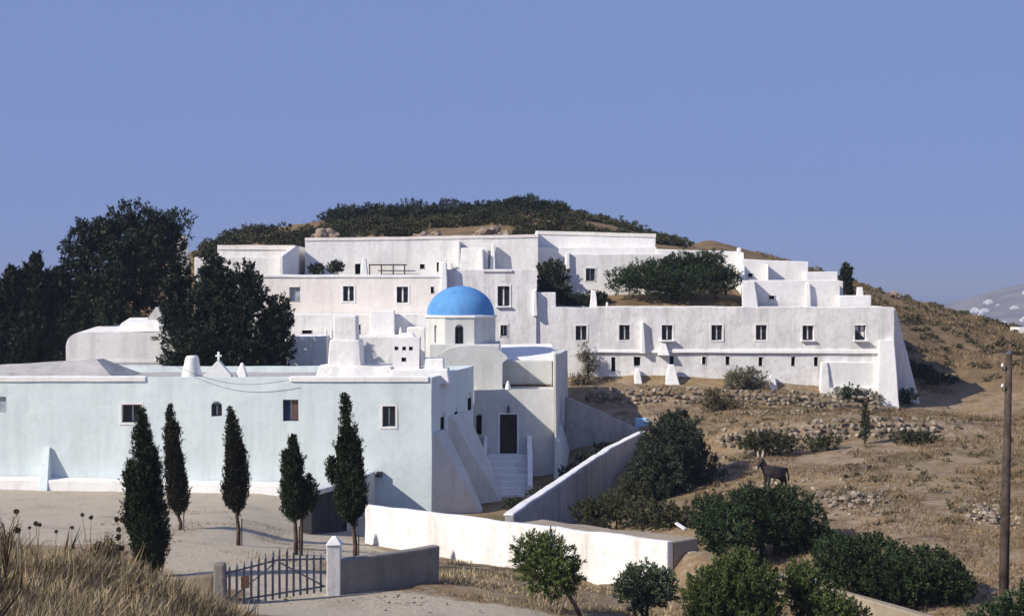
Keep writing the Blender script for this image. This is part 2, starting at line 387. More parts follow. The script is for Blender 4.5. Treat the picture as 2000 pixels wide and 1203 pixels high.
# sea and far island
m, nt, b = new_mat('sea'); b.inputs['Base Color'].default_value = (0.02, 0.045, 0.10, 1); b.inputs['Roughness'].default_value = 0.25
bump(nt, b, noise_tex(nt, 0.02, 5), 0.4, 2.0)
s = MB(); s.lathe((0, 0, -60), [(28000, 0)], 96); tag(s.build('sea', 'sea', weld=False), 'hazy blue sea beyond the hillside', kind='structure')
simple('island_ground', (0.19, 0.155, 0.115), 0.95, 0.1, 0.4, 0.02)
ix = np.linspace(700, 2300, 90); iy = np.linspace(2350, 3600, 50); IX, IY = np.meshgrid(ix, iy)
IZ = -64 + np.clip((IX - 770) / 250, 0, 3.2) * 26 * np.exp(-((IY - 2950) / 420) ** 2) + np.exp(-((IX - 1130) / 210) ** 2 - ((IY - 2900) / 330) ** 2) * 56 + vnoise(IX, IY, 0.006, 2.0) * 9 + vnoise(IX, IY, 0.02, 5.0) * 3
im = grid_mesh('island', IX, IY, IZ); im.materials.append(MAT['island_ground'])
tag(link('island', im), 'hazy island rising from the sea', kind='structure')

# ------------------------------------------------------------------ building kit
def subdiv(vals, step):
    out = []
    for a, c in zip(vals[:-1], vals[1:]):
        n = max(1, int(math.ceil((c - a) / step - 1e-6)))
        out += [a + (c - a) * k / n for k in range(n)]
    return out + [vals[-1]]

class Wall:
    """frame of one side of a block"""
    def __init__(s, o, u, n): s.o, s.u, s.n = o, u, n

def block(name, foot, z0, z1, mat, parent, opens=None, par=0.0, pt=0.25, step=0.9, wob=0.035, bevel=0.05, roof=None, rmat='roof'):
    """prism on a footprint (counter-clockwise), sides with recessed openings, flat roof behind a parapet.
    z1: a height or one per corner. opens: {side: [(u0, u1, za, zb, arch, depth)]}"""
    opens = opens or {}; n = len(foot); mb = MB(); frames = []
    zt = list(z1) if hasattr(z1, '__len__') else [z1] * n
    tops = []
    for i in range(n):
        p, q = foot[i], foot[(i + 1) % n]; L = math.hypot(q[0] - p[0], q[1] - p[1])
        u = ((q[0] - p[0]) / L, (q[1] - p[1]) / L); nn = (u[1], -u[0]); frames.append(Wall(p, u, nn))
        ops = opens.get(i, []); ta, tb = zt[i], zt[(i + 1) % n]
        us = subdiv(sorted(set([0, L] + [round(c, 4) for o in ops for c in o[:2]])), step)
        zs = subdiv(sorted(set([z0, min(ta, tb)] + [round(c, 4) for o in ops for c in o[2:4]])), step)
        pt3 = lambda a, z, w=0.0: (p[0] + u[0] * a - nn[0] * w, p[1] + u[1] * a - nn[1] * w, z)
        zz = lambda k, a: zs[k] if k < len(zs) - 1 else ta + (tb - ta) * a / L
        for k in range(len(zs) - 1):
            for j in range(len(us) - 1):
                uc, zc = (us[j] + us[j + 1]) / 2, (zs[k] + zs[k + 1]) / 2
                if any(o[0] < uc < o[1] and o[2] < zc < o[3] for o in ops): continue
                mb.face(pt3(us[j], zz(k, us[j])), pt3(us[j + 1], zz(k, us[j + 1])), pt3(us[j + 1], zz(k + 1, us[j + 1])), pt3(us[j], zz(k + 1, us[j])))
        for o in ops:
            u0, u1, za, zb = o[:4]; arch = o[4] if len(o) > 4 else 0; dp = o[5] if len(o) > 5 else 0.22
            if arch:
                r = (u1 - u0) / 2; cz = zb - r
                arc = [(u0 + r - r * math.cos(math.pi * k / 8), cz + r * math.sin(math.pi * k / 8)) for k in range(9)]
                mb.face(*[pt3(a, z) for a, z in [(u0, zb)] + arc[:5][::-1]][::-1]) if False else None
                for k in range(4): mb.face(pt3(u0, zb), pt3(*arc[k]), pt3(*arc[k + 1]))
                for k in range(4, 8): mb.face(pt3(u1, zb), pt3(*arc[k]), pt3(*arc[k + 1]))
                mb.face(pt3(u0, zb), pt3(*arc[4]), pt3(u1, zb))
                loop = [(u0, za)] + arc + [(u1, za)]
            else:
                loop = [(u0, za), (u0, zb), (u1, zb), (u1, za)]
            for k in range(len(loop)):
                a0, c0 = loop[k]; a1, c1 = loop[(k + 1) % len(loop)]
                mb.face(pt3(a0, c0), pt3(a1, c1), pt3(a1, c1, dp), pt3(a0, c0, dp))
            mb.face(*[pt3(a, z, dp) for a, z in loop[::-1]])
        tops.append([(pt3(a, ta + (tb - ta) * a / L), a / L) for a in us])
    if par > 0:
        # inset footprint
        ins = []
        for i in range(n):
            a, c = frames[i - 1], frames[i]
            p0 = (a.o[0] - a.n[0] * pt, a.o[1] - a.n[1] * pt); p1 = (c.o[0] - c.n[0] * pt, c.o[1] - c.n[1] * pt)
            den = a.u[0] * c.u[1] - a.u[1] * c.u[0]
            t = ((p1[0] - p0[0]) * c.u[1] - (p1[1] - p0[1]) * c.u[0]) / den
            ins.append((p0[0] + a.u[0] * t, p0[1] + a.u[1] * t))
        rf = MB(); rloop = []
        for i in range(n):
            p, q = ins[i], ins[(i + 1) % n]; ta, tb = zt[i], zt[(i + 1) % n]
            ring = [(p[0] + (q[0] - p[0]) * t, p[1] + (q[1] - p[1]) * t, ta + (tb - ta) * t) for _, t in tops[i]]
            for j in range(len(ring) - 1):
                mb.face(tops[i][j][0], tops[i][j + 1][0], ring[j + 1], ring[j])
                a, c = ring[j], ring[j + 1]
                mb.face(a, c, (c[0], c[1], c[2] - par), (a[0], a[1], a[2] - par))
            rloop += [(a[0], a[1], a[2] - par + 0.01) for a in ring[:-1]]
        rf.face(*rloop)
        rr = rf.build('roof', rmat, parent, wob, weld=True)
    else:
        mb.face(*[p for i in range(n) for p, _ in tops[i][:-1]])
    o = mb.build(name, mat, parent, wob, bevel=bevel)
    return o, frames

def rect(x0, x1, y0, y1): return [(x0, y0), (x1, y0), (x1, y1), (x0, y1)]

def window(parent, fr, o, kind='casement', sill=False, depth=None, surround=True):
    """window unit set in the opening o of the wall frame fr"""
    u0, u1, za, zb = o[:4]; arch = o[4] if len(o) > 4 else 0; dp = (o[5] if len(o) > 5 else 0.22) if depth is None else depth
    w1 = -dp + 0.012; t = 0.05; fw = min(0.06, (u1 - u0) * 0.14)
    frame = MB(); fm = {'casement': 'dark_frame', 'pale': 'dark_frame', 'slit': 'dark_void', 'blue': 'dark_frame', 'grey': 'grey_shutter', 'single': 'dark_frame'}[kind]
    O, u, n = fr.o, fr.u, fr.n
    e = 0.01
    if kind == 'slit':
        frame.obox(O, u, n, u0 + e, u1 - e, w1 - 0.005, w1 + 0.01, za + e, (zb - (u1 - u0) * 0.35 if arch else zb) - e)
        return frame.build('window', fm, parent)
    top = zb - (u1 - u0) * 0.32 if arch else zb - e
    frame.obox(O, u, n, u0 + e, u0 + fw, w1, w1 + t, za + e, top); frame.obox(O, u, n, u1 - fw, u1 - e, w1, w1 + t, za + e, top)
    frame.obox(O, u, n, u0 + fw, u1 - fw, w1, w1 + t, za + e, za + fw); frame.obox(O, u, n, u0 + fw, u1 - fw, w1, w1 + t, top - fw, top)
    wd = frame.build('window', fm, parent)
    mid = (u0 + u1) / 2
    if kind in ('casement', 'pale'):
        mu = MB(); mu.obox(O, u, n, mid - 0.045, mid + 0.045, w1 + 0.004, w1 + t + 0.02, za + fw, top - fw)
        mu.build('mullion', 'pale_frame' if kind == 'pale' else 'dark_frame', wd)
        tr = MB(); zt_ = za + (top - za) * 0.62
        tr.obox(O, u, n, u0 + fw, mid - 0.035, w1 + 0.006, w1 + t - 0.01, zt_ - 0.02, zt_ + 0.02); tr.obox(O, u, n, mid + 0.035, u1 - fw, w1 + 0.006, w1 + t - 0.01, zt_ - 0.02, zt_ + 0.02)
        tr.build('glazing_bar', 'dark_frame', wd)
    for a, c in ((u0 + fw, mid - 0.035), (mid + 0.035, u1 - fw)):
        g = MB()
        if kind == 'blue':
            g.obox(O, u, n, a, c, w1, w1 + 0.03, za + fw, top - fw); g.build('shutter', 'blue_shutter' if a < mid - 0.04 else 'brown_shutter', wd)
        elif kind == 'grey':
            g.obox(O, u, n, a, c, w1, w1 + 0.03, za + fw, top - fw); g.build('shutter', 'grey_shutter', wd)
        else:
            g.obox(O, u, n, a, c, w1 - 0.004, w1 + 0.012, za + fw, top - fw); g.build('pane', 'glass', wd)
    if kind in ('pale', 'single', 'casement') and not arch and surround:
        sr = MB(); q = 0.11
        sr.obox(O, u, n, u0 - q, u0 - .004, -.03, .022, za - q, zb + q); sr.obox(O, u, n, u1 + .004, u1 + q, -.03, .022, za - q, zb + q)
        sr.obox(O, u, n, u0 - .004, u1 + .004, -.03, .020, zb + .004, zb + q)
        if not sill: sr.obox(O, u, n, u0 - .004, u1 + .004, -.03, .020, za - q, za - .004)
        sr.build('surround', 'white_clean', wd)
    if sill:
        sb = MB(); sb.obox(O, u, n, u0 - 0.12, u1 + 0.12, -0.05, 0.16 if sill is True else sill, za - 0.10, za - 0.01); sb.build('sill', 'white_clean', wd, bevel=0.015)
    return wd

def popen(px0, px1, py0, py1, d, x0, arch=0, depth=0.22):
    """opening of a camera-facing wall at distance d from photo measures"""
    return (fx(px0, d) - x0, fx(px1, d) - x0, fz(py1, d), fz(py0, d), arch, depth)

# ------------------------------------------------------------------ front building
D = 69.0
fb = empty('front_building', (-14, 70, 2), 'long two-storey pale blue-white building across the foreground court', 'building')
x0, x1 = -34.0, fx(843, D)
zf = fz(737, D)
ops = [popen(-28, 12, 775, 806, D, x0), popen(238, 275, 790, 825, D, x0, 0, 0.3), popen(412, 433, 783, 813, D, x0, 1), popen(552, 583, 780, 822, D, x0), popen(747, 772, 793, 833, D, x0)]
SX, SY = fx(925, 77), 77.0
Ls = math.hypot(SX - x1, SY - D)
def side_open(px0, px1, za, zb, arch=0):
    """find u on the oblique side wall for a photo column"""
    def uu(px):
        k = (px - 1000) / F; t = (k * D - x1) / ((SX - x1) - k * (SY - D)); return t * Ls
    return (uu(px0), uu(px1), za, zb, arch, 0.05)
sops = [side_open(860, 868, fz(848, 71), fz(803, 71), 1), side_open(887, 894, fz(838, 73.3), fz(795, 73.3), 1), side_open(914, 921, fz(802, 76), fz(768, 76), 1)]
foot = [(x0, D), (x1, D), (SX, SY), (x0, SY)]
w, fr = block('wall', foot, -1.0, [zf, zf, zf + 0.12, zf + 0.1], 'cyan_wash', fb, {0: ops, 1: sops}, par=0.32, pt=0.32)
for o, k in zip(ops, ['grey', 'single', 'single', 'blue', 'single']): window(fb, fr[0], o, k)
for o in sops: window(fb, fr[1], o, 'slit')
for px0, px1 in ((-300, 286), (566, 838)):            # bright copings
    c = MB(); c.box(fx(px0, D), fx(px1, D), D - 0.07, D + 0.36, zf - 0.20, zf + 0.05, 0.8); c.build('coping', 'white_clean', fb, 0.03, bevel=0.05)
p = MB(); p.hexa([(-34, 67.9, 1.2), (fx(560, 68), 67.9, 1.0), (fx(560, 68), 68.97, 1.0), (-34, 68.97, 1.2)], [(-34, 68.2, fz(926, 68.5)), (fx(555, 68), 68.3, fz(946, 68.5)), (fx(555, 68), 68.97, fz(944, 68.5)), (-34, 68.97, fz(924, 68.5))], 0.7)
p.build('plinth', 'white_clean', fb, 0.07, 0.9, bevel=0.05)
bt = MB(); xa = fx(88, D); bt.hexa([(xa, 67.95, 2), (xa + 0.42, 67.95, 2), (xa + 0.42, 69.05, 2), (xa, 69.05, 2)], [(xa + .06, 68.88, fz(873, D)), (xa + 0.26, 68.88, fz(873, D)), (xa + 0.26, 69.05, fz(873, D)), (xa + .06, 69.05, fz(873, D))], 0.5)
bt.build('buttress', 'cyan_wash', fb, 0.02)
# sloping buttresses against the shaded end wall
for (ya, yb, xo, ztop, zb) in ((69.12, 71.2, -1.40, fz(842, 70), 0.2), (71.9, 75.0, -0.10, fz(806, 74), -0.1)):
    xa, xb = x1 + (SX - x1) * (ya - D) / (SY - D), x1 + (SX - x1) * (yb - D) / (SY - D)
    bt = MB(); bt.hexa([(xa - .1, ya, zb), (xo, ya + (xo - xa) * .66, zb), (xo + .15, yb + .6, zb), (xb - .1, yb, zb)], [(xa - .1, ya, ztop), (xa + 0.16, ya + .15, ztop), (xb + 0.12, yb, ztop), (xb - .1, yb, ztop)], 0.7)
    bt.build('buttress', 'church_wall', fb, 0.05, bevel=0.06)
vt = MB(); vt.box(fx(883, 70), fx(892, 70), 70.08, 70.35, fz(955, 70), fz(950, 70)); vt.build('vent', 'dark_void', fb)
sp = MB(); sp.box(fx(737, 69) - .02, fx(747, 69), 68.7, 69.1, fz(930, 69), fz(920, 69)); sp.build('spout', 'dark_frame', fb)
# roof furniture
def tapered(name, px0, px1, tx0, tx1, pyb, pyt, d, mat, parent, dep=1.0, wob=0.03, zdrop=0.4):
    X0, X1, T0, T1 = fx(px0, d), fx(px1, d), fx(tx0, d), fx(tx1, d); zb, zt = fz(pyb, d) - zdrop, fz(pyt, d); i = ((X1 - X0) - (T1 - T0)) / 2
    b_ = MB(); b_.hexa([(X0, d, zb), (X1, d, zb), (X1, d + dep, zb), (X0, d + dep, zb)], [(T0, d + i, zt), (T1, d + i, zt), (T1, d + dep - i, zt), (T0, d + dep - i, zt)], 0.4)
    return b_.build(name, mat, parent, wob, 1.2, bevel=0.05)
c = MB(); c.lathe((fx(373, 70), 70.2, fz(730, 70) - .4), [(0.50, 0), (0.47, 0.5), (0.36, 0.95), (0.33, fz(697, 70) - fz(730, 70) + .33), (0.27, fz(695, 70) - fz(730, 70) + .4)], 14); c.build('chimney', 'white_clean', fb, 0.04, 1.5, smooth=True)
g = MB(); a_, b_, c_ = fx(398, 70), fx(452, 70), fx(426, 70); zb, zt = fz(731, 70) - .3, fz(703, 70)
for y_ in (69.9, 70.35): g.face((a_, y_, zb), (b_, y_, zb), (b_, y_, zb + .25), (c_, y_, zt), (a_, y_, zb + .25))
g.face((a_, 69.9, zb + .25), (c_, 69.9, zt), (c_, 70.35, zt), (a_, 70.35, zb + .25)); g.face((c_, 69.9, zt), (b_, 69.9, zb + .25), (b_, 70.35, zb + .25), (c_, 70.35, zt))
gb = g.build('gable', 'white_clean', fb)
cr = MB(); cr.box(c_ - .05, c_ + .05, 70.05, 70.15, zt - .03, fz(687, 70)); cr.box(c_ - .15, c_ + .15, 70.06, 70.14, fz(695, 70) - .04, fz(695, 70) + .05); cr.build('cross', 'cross_white', gb)
tapered('pinnacle', 457, 483, 468, 473, 729, 709, 70.2, 'white_clean', fb, 0.66, 0.02)
tapered('chimney_base', 610, 772, 622, 762, 733, 716, 70.6, 'white', fb, 2.6, 0.07)
ch = tapered('chimney', 638, 707, 643, 702, 722, 664, 71.2, 'white', fb, 1.9, 0.04)
tapered('chimney_top', 650, 697, 652, 695, 668, 617, 71.4, 'white', ch, 1.4, 0.03, 0.1)
dc, fr2 = block('dovecote', rect(fx(767, 71.5), fx(819, 71.5), 71.5, 72.6), 6.9, fz(659, 71.5), 'white_clean', fb,
    {0: [popen(px - 3.6, px + 3.6, 677, 684, 71.5, fx(767, 71.5), 0, 0.4) for px in (774, 789, 802)] + [popen(784, 793, 698, 706, 71.5, fx(767, 71.5), 0, 0.4)]}, step=0.4, wob=0.03)
for o in [popen(px - 3.6, px + 3.6, 677, 684, 71.5, fx(767, 71.5), 0, 0.2) for px in (774, 789, 802)] + [popen(784, 793, 698, 706, 71.5, fx(767, 71.5), 0, 0.2)]: h = window(dc, fr2[0], o, 'slit'); h.name = 'nest_hole'
tapered('dovecote_top', 778, 812, 784, 806, 661, 650, 71.8, 'white_clean', dc, 0.6, 0.03, 0.05)
tapered('roof_block', 824, 868, 826, 866, 727, 700, 71.6, 'white_clean', fb, 1.2, 0.03)
tapered('roof_step', 760, 878, 764, 874, 735, 722, 70.4, 'white_clean', fb, 2.2, 0.05)
# low grey pitched roof behind the left parapet
g = MB(); g.hexa([(-30, 70.5, 7.3), (fx(243, 72), 70.5, 7.3), (fx(243, 72), 76, 7.3), (-30, 76, 7.3)], [(-30, 72.4, fz(718, 73)), (fx(190, 73), 72.8, fz(702, 73)), (fx(190, 73), 74, fz(702, 73)), (-30, 74, fz(722, 73))], 0.8)
g.build('pitched_roof', 'roof', fb, 0.06)

# a cable sagging along the top of the front wall
cb = MB(); pa, pb = Vector(at(345, 716, 68.7)), Vector(at(566, 742, 68.7)); cb.tube([pa.lerp(pb, t) + Vector((0, 0, -0.5 * math.sin(math.pi * t))) for t in np.linspace(0, 1, 14)], 0.012, 5)
tag(cb.build('cable', 'iron'), 'thin dark cable sagging across the top of the long front wall', 'cable')

# whitewashed hall with curved roof, behind the front building on the left
hl = empty('vaulted_hall', (-21, 79, 3), 'white hall with rounded roof shoulder beside the dark trees at left', 'building')
hx0, hx1, hd = fx(130, 83), fx(345, 83), 83.0
h = MB(); prof = []
for t in np.linspace(0, 1, 9):
    a = math.pi / 2 * t; prof.append((hx0 + 0.75 * (1 - math.sin(a)) if False else hx0 + 0.8 * (1 - math.sin(a)), fz(676, hd) + (fz(650, hd) - fz(676, hd)) * (1 - math.cos(a)) ))
pl = [(hx0, 4.0)] + [(hx0 + 0.8 * (1 - math.cos(math.pi / 2 * t)), fz(676, hd) + (fz(650, hd) - fz(676, hd)) * math.sin(math.pi / 2 * t)) for t in np.linspace(0, 1, 7)] + [(hx1, fz(648, hd)), (hx1, 4.0)]
for k in range(len(pl) - 1):
    h.quad((pl[k][0], hd, pl[k][1]), (pl[k][0], hd + 5, pl[k][1] + (0.35 if 0 < k < len(pl) - 1 else 0)), (pl[k + 1][0], hd + 5, pl[k + 1][1] + (0.35 if 0 < k + 1 < len(pl) - 1 else 0)), (pl[k + 1][0], hd, pl[k + 1][1]), 5, max(1, int(abs(pl[k + 1][0] - pl[k][0]) / .8)))
h.face(*[(a, hd, z) for a, z in pl[::-1]])
h.build('wall', 'white', hl, 0.05)
c = MB(); c.box(hx0 + 0.3, hx1, hd - 0.07, hd, fz(709, hd), fz(704, hd), 0.8); c.build('string_course', 'white_clean', hl, 0.02)
g = MB(); g.hexa([(fx(225, 84), 84.2, fz(640, 84) - .3), (hx1, 84.2, fz(640, 84) - .3), (hx1, 87, 9), (fx(225, 84), 87, 9)], [(fx(232, 84), 84.5, fz(632, 84)), (hx1, 84.5, fz(628, 84)), (hx1, 86.5, 10.2), (fx(232, 84), 86.5, 10.1)], 0.8); g.build('roof_terrace', 'white', hl, 0.04)
g = MB(); g.hexa([(fx(268, 85), 85.0, 9.2), (fx(330, 85), 85, 9.2), (fx(330, 85), 87.2, 9.2), (fx(268, 85), 87.2, 9.2)], [(fx(297, 85), 85.9, fz(600, 85)), (fx(301, 85), 85.9, fz(600, 85)), (fx(301, 85), 86.1, fz(600, 85)), (fx(297, 85), 86.1, fz(600, 85))], 0.5); g.build('pinnacle', 'roof', hl, 0.03)

# ------------------------------------------------------------------ church
cc = empty('church', (0, 80, 2), 'blue-domed church with octagonal drum and arched gable beside the front building', 'church')
DD = 82.8; DX = fx(900, DD)
zb, zt = fz(676, DD) - 1.0, fz(617, DD)
R = 72 * DD / F / math.cos(math.pi / 8) * 1.0
R = 73 * DD / F
# drum: eight walls, the camera-facing one with an arched window
oct_ = [(DX + R * math.cos(math.radians(-112.5 + 45 * k)), DD + R * math.sin(math.radians(-112.5 + 45 * k))) for k in range(8)]
wl = R * 2 * math.sin(math.pi / 8)
hw = 0.24; dz0, dz1 = fz(672, DD - R), fz(634, DD - R)
do = (wl / 2 - hw - .02, wl / 2 + hw - .02, dz0, dz1, 1, 0.22); do2 = (wl / 2 - 0.09, wl / 2 + 0.12, dz0 + .05, dz1 - .05, 1, 0.15)
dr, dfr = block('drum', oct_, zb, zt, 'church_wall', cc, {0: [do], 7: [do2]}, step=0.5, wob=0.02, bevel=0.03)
window(dr, dfr[0], do, 'casement')
n7 = MB(); n7.obox(dfr[7].o, dfr[7].u, dfr[7].n, do2[0], do2[1], -0.148, -0.12, do2[2], do2[3] - .1); n7.build('niche', 'church_wall', dr)
c = MB(); c.lathe((DX, DD, zt), [(R * 0.99, -0.10), (R * 1.045, -0.06), (R * 1.045, 0.03), (R * 0.98, 0.07), (R * .5, 0.08)], 8); c.build('cornice', 'white_clean', cc, 0.015, bevel=0.02)
rd, hd_ = 66 * DD / F, 57 * DD / F
c = MB(); c.lathe((DX, DD, zt + 0.05), [(rd * math.cos(t), hd_ * math.sin(t)) for t in np.linspace(0, math.pi / 2 - 0.001, 22)], 56); c.build('dome', 'dome_blue', cc, 0.02, 0.8, smooth=True)
# crossing block under the drum
bx0, bx1 = fx(838, 80.2), fx(976, 80.2)
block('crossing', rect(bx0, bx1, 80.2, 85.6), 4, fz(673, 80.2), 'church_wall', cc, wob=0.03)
# arched gable in front
gd = 78.6; gx0, gx1, gcx = fx(848, gd), fx(981, gd), fx(907, gd)
def arch_gable(xa, xb, pts, y0, y1, zbase, name, mat):
    m_ = MB(); n_ = len(pts)
    m_.face(*([(xa, y0, zbase), (xb, y0, zbase)] + [(a, y0, z) for a, z in pts[::-1]]))
    m_.face(*([(xb, y1, zbase), (xa, y1, zbase)] + [(a, y1, z) for a, z in pts]))
    for k in range(n_ - 1): m_.quad((pts[k][0], y0, pts[k][1]), (pts[k + 1][0], y0, pts[k + 1][1]), (pts[k + 1][0], y1, pts[k + 1][1]), (pts[k][0], y1, pts[k][1]))
    m_.quad((xa, y1, zbase), (xa, y0, zbase), (xa, y0, pts[0][1]), (xa, y1, pts[0][1])); m_.quad((xb, y0, zbase), (xb, y1, zbase), (xb, y1, pts[-1][1]), (xb, y0, pts[-1][1]))
    return m_.build(name, mat, cc, 0.02)
pts = [(gx0, fz(702, gd))] + [(gcx - 1.55 * math.cos(t) + (0.45 * (1 - math.cos(t)) if t > math.pi / 2 else 0), fz(704, gd) + 0.80 * math.sin(t)) for t in np.linspace(0.1, math.pi - 0.15, 14)] + [(gx1, fz(709, gd))]
pts[0] = (pts[1][0], pts[1][1] - .02)
gx0 = pts[0][0]
arch_gable(gx0, gx1, pts, gd, 80.18, 3, 'arched_gable', 'church_wall')
# nave roofs to the right
nd = 80.4; block('nave', rect(fx(977, nd), fx(1079, nd), nd, 85.5), 3, fz(704, nd), 'church_wall', cc, par=0.0, wob=0.03)
g = MB(); g.hexa([(fx(977, 81), 81, 7.2), (fx(1085, 81), 81, 7.2), (fx(1085, 84), 88, 7.2), (fx(977, 84), 88, 7.2)], [(fx(979, 81), 81.2, fz(702, 81)), (fx(1083, 81), 81.2, fz(701, 81)), (fx(1080, 86), 87.8, fz(671, 87.8)), (fx(979, 86), 87.8, fz(673, 87.8))], 0.7); g.build('nave_roof', 'white_clean', cc, 0.05)
q = MB(); q.box(fx(932, 80.2), fx(1076, 80.2), 79.98, 80.36, fz(762, 80), fz(751, 80), .6); q.build('roof_edge', 'rust_tile', cc, 0.02)
# porch wall with the door
pd = 78.0; px0_, px1_ = fx(926, pd), fx(1082, pd)
dop = popen(976, 1010, 809, 886, pd, px0_, 0, 0.3); wop = popen(930, 941, 808, 849, pd, px0_, 1, 0.22)
pw, pfr = block('porch', rect(px0_, px1_, pd, 79.9), -0.5, fz(760, pd), 'church_wall', cc, {0: [dop, wop]}, wob=0.03, par=0.12, pt=0.2)
window(cc, pfr[0], wop, 'slit')
dw = MB(); dw.obox(pfr[0].o, pfr[0].u, pfr[0].n, dop[0] + .01, dop[1] - .01, -0.29, -0.24, dop[2] + .01, dop[3] - .01); door = dw.build('door', 'dark_wood', cc)
for k in range(5):
    a = dop[0] + .05 + k * (dop[1] - dop[0] - .1) / 5; pk = MB(); pk.obox(pfr[0].o, pfr[0].u, pfr[0].n, a + .01, a + (dop[1] - dop[0] - .1) / 5 - .01, -0.238, -0.22, dop[2] + .06, dop[3] - .06); pk.build('plank', 'dark_wood', door)
fr_ = MB()
for q in ((dop[0] - .1, dop[0], dop[2], dop[3] + .1), (dop[1], dop[1] + .1, dop[2], dop[3] + .1)): fr_.obox(pfr[0].o, pfr[0].u, pfr[0].n, q[0], q[1], -.05, 0.04, q[2], q[3])
fr_.obox(pfr[0].o, pfr[0].u, pfr[0].n, dop[0] - .1, dop[1] + .1, -.05, 0.045, dop[3], dop[3] + .1); fr_.build('door_surround', 'white', door)
lt = MB(); lt.lathe((fx(993, pd), pd - 0.16, fz(806, pd)), [(0.03, 0), (0.09, 0.08), (0.10, 0.28), (0.04, 0.36), (0.02, 0.46)], 8); lt.box(fx(993, pd) - .02, fx(993, pd) + .02, pd - .16, pd + .02, fz(795, pd), fz(794, pd)); lt.build('lantern', 'iron', cc)
fn = MB(); fn.lathe((fx(992, pd), pd + 0.12, fz(761, pd)), [(0.16, 0), (0.13, 0.25), (0.07, 0.4), (0.02, 0.5)], 10); fn.build('finial', 'white_clean', cc, smooth=True)
# steps up to the door with low side walls
sz0, sz1 = 0.7, dop[2]; ns = 7
for k in range(ns):
    st = MB(); ya = 74.6 + k * 0.42; st.box(fx(952, 77), fx(1031, 77), ya, 78.05 if k == ns - 1 else ya + 0.44, sz0 - .6, sz0 + (sz1 - sz0) * (k + 1) / ns, 0.8); st.build('step', 'white', cc, 0.015, bevel=0.02)
for a, c2 in ((fx(943, 76), fx(950, 76)), (fx(1030, 76), fx(1040, 76))):
    st = MB(); st.hexa([(a, 74.4, 0), (c2, 74.4, 0), (c2, 78.02, 0), (a, 78.02, 0)], [(a, 74.4, 1.5), (c2, 74.4, 1.5), (c2, 78.02, fz(850, 78)), (a, 78.02, fz(850, 78))], 0.7); st.build('parapet', 'white', cc, 0.02, bevel=0.04)
# oblique end pier on the right
pr = [(px1_ + .02, 77.3), (fx(1086, 77.3), 77.3), (fx(1109, 86.5), 86.5), (px1_ + .02, 86.5)]
block('end_pier', pr, 0, [fz(692, 77.3), fz(694, 77.3), fz(684, 86), fz(684, 86)], 'church_wall', cc, wob=0.04)
ft = MB(); ft.hexa([(2.3, 76.6, 0.5), (3.0, 76.6, 0.5), (3.9, 82, 1.5), (2.3, 82, 1.5)], [(2.32, 77.2, 3.6), (2.55, 77.2, 3.6), (3.0, 82, 4.5), (2.32, 82, 4.5)], 0.7); ft.build('buttress', 'church_wall', cc, 0.06, bevel=0.05)

# ------------------------------------------------------------------ rear ranges
# left rear range
rl = empty('left_rear_range', (-10, 92, 6), 'white and cream rear building with shuttered windows above the front roofs', 'building')
D = 91.5; xa, xb = fx(470, D), fx(870, D) - 0.02
ops = [popen(565, 586, 560, 588, D, xa), popen(670, 691, 559, 588, D, xa), popen(775, 797, 560, 591, D, xa), popen(841, 847, 560, 573, D, xa)]
w, fr = block('wall', rect(xa, xb, D, 102.4), 4, fz(538, D), 'cream', rl, {0: ops}, par=0.25, pt=0.3)
for o, k in zip(ops, ['grey', 'pale', 'pale', 'slit']): window(rl, fr[0], o, k)
c = MB(); c.box(xa, xb - .05, D - 0.06, D + .35, fz(538, D) - .12, fz(538, D) + .05, 0.9); c.build('coping', 'white_clean', rl, 0.03, bevel=0.04)
tapered('chimney', 702, 720, 707, 714, 540, 503, 92.4, 'white_clean', rl, 0.6, 0.02)
tapered('rib', 860, 874, 863, 872, 560, 511, 91.2, 'white_clean', rl, 0.7, 0.02)
# lower front rooms
lo, fr = block('lower_room', rect(fx(560, 87.5), fx(842, 87.5), 87.5, 91.45), 4, fz(614, 87.5), 'white', rl, {0: [popen(589, 608, 645, 652, 87.5, fx(560, 87.5), 0, .3), popen(699, 705, 634, 653, 87.5, fx(560, 87.5), 0, .3)]}, wob=0.05)
for o in [popen(589, 608, 645, 652, 87.5, fx(560, 87.5), 0, .3), popen(699, 705, 634, 653, 87.5, fx(560, 87.5), 0, .3)]: window(lo, fr[0], o, 'slit')
tapered('projecting_room', 722, 772, 723, 770, 690, 607, 86.6, 'white_clean', rl, 0.85, 0.03)
tapered('projecting_room', 560, 640, 563, 636, 720, 657, 83.5, 'white', rl, 3.9, 0.05)
tapered('terrace', 700, 790, 702, 788, 720, 657, 83.2, 'white', rl, 4.2, 0.05)
tapered('projecting_room', 792, 832, 794, 830, 700, 640, 84.2, 'white_clean', rl, 3.2, 0.05)
for px, py, hh in ((636, 650, 12), (647, 650, 14), (782, 642, 9), (806, 645, 10)): tapered('pinnacle', px - 4, px + 4, px - 1.5, px + 1.5, py + 8, py - hh + 6, 84.5, 'white', rl, 0.28, 0.01, 0.3)

# centre block
cb_ = empty('centre_block', (-1, 92, 6), 'tall white block with one curtained window directly behind the blue dome', 'building')
D = 91.85; xa, xb = fx(870, D), fx(1048, D)
ops = [popen(972, 995, 559, 598, D, xa), popen(977, 990, 634, 656, D, xa)]
w, fr = block('wall', rect(xa, xb, D, 102.4), 3, fz(526, D), 'white_rough', cb_, {0: ops}, par=0.2, pt=0.3)
window(cb_, fr[0], ops[0], 'pale', True); window(cb_, fr[0], ops[1], 'single')
c = MB(); c.box(fx(943, D), fx(1000, D), D - .1, D + .1, fz(531, D), fz(527, D), .8); c.build('ledge', 'white_clean', cb_, 0.02)
tapered('rib', 1041, 1050, 1042, 1048, 614, 566, 91.55, 'white_clean', cb_, 0.4, 0.015, 0.1)

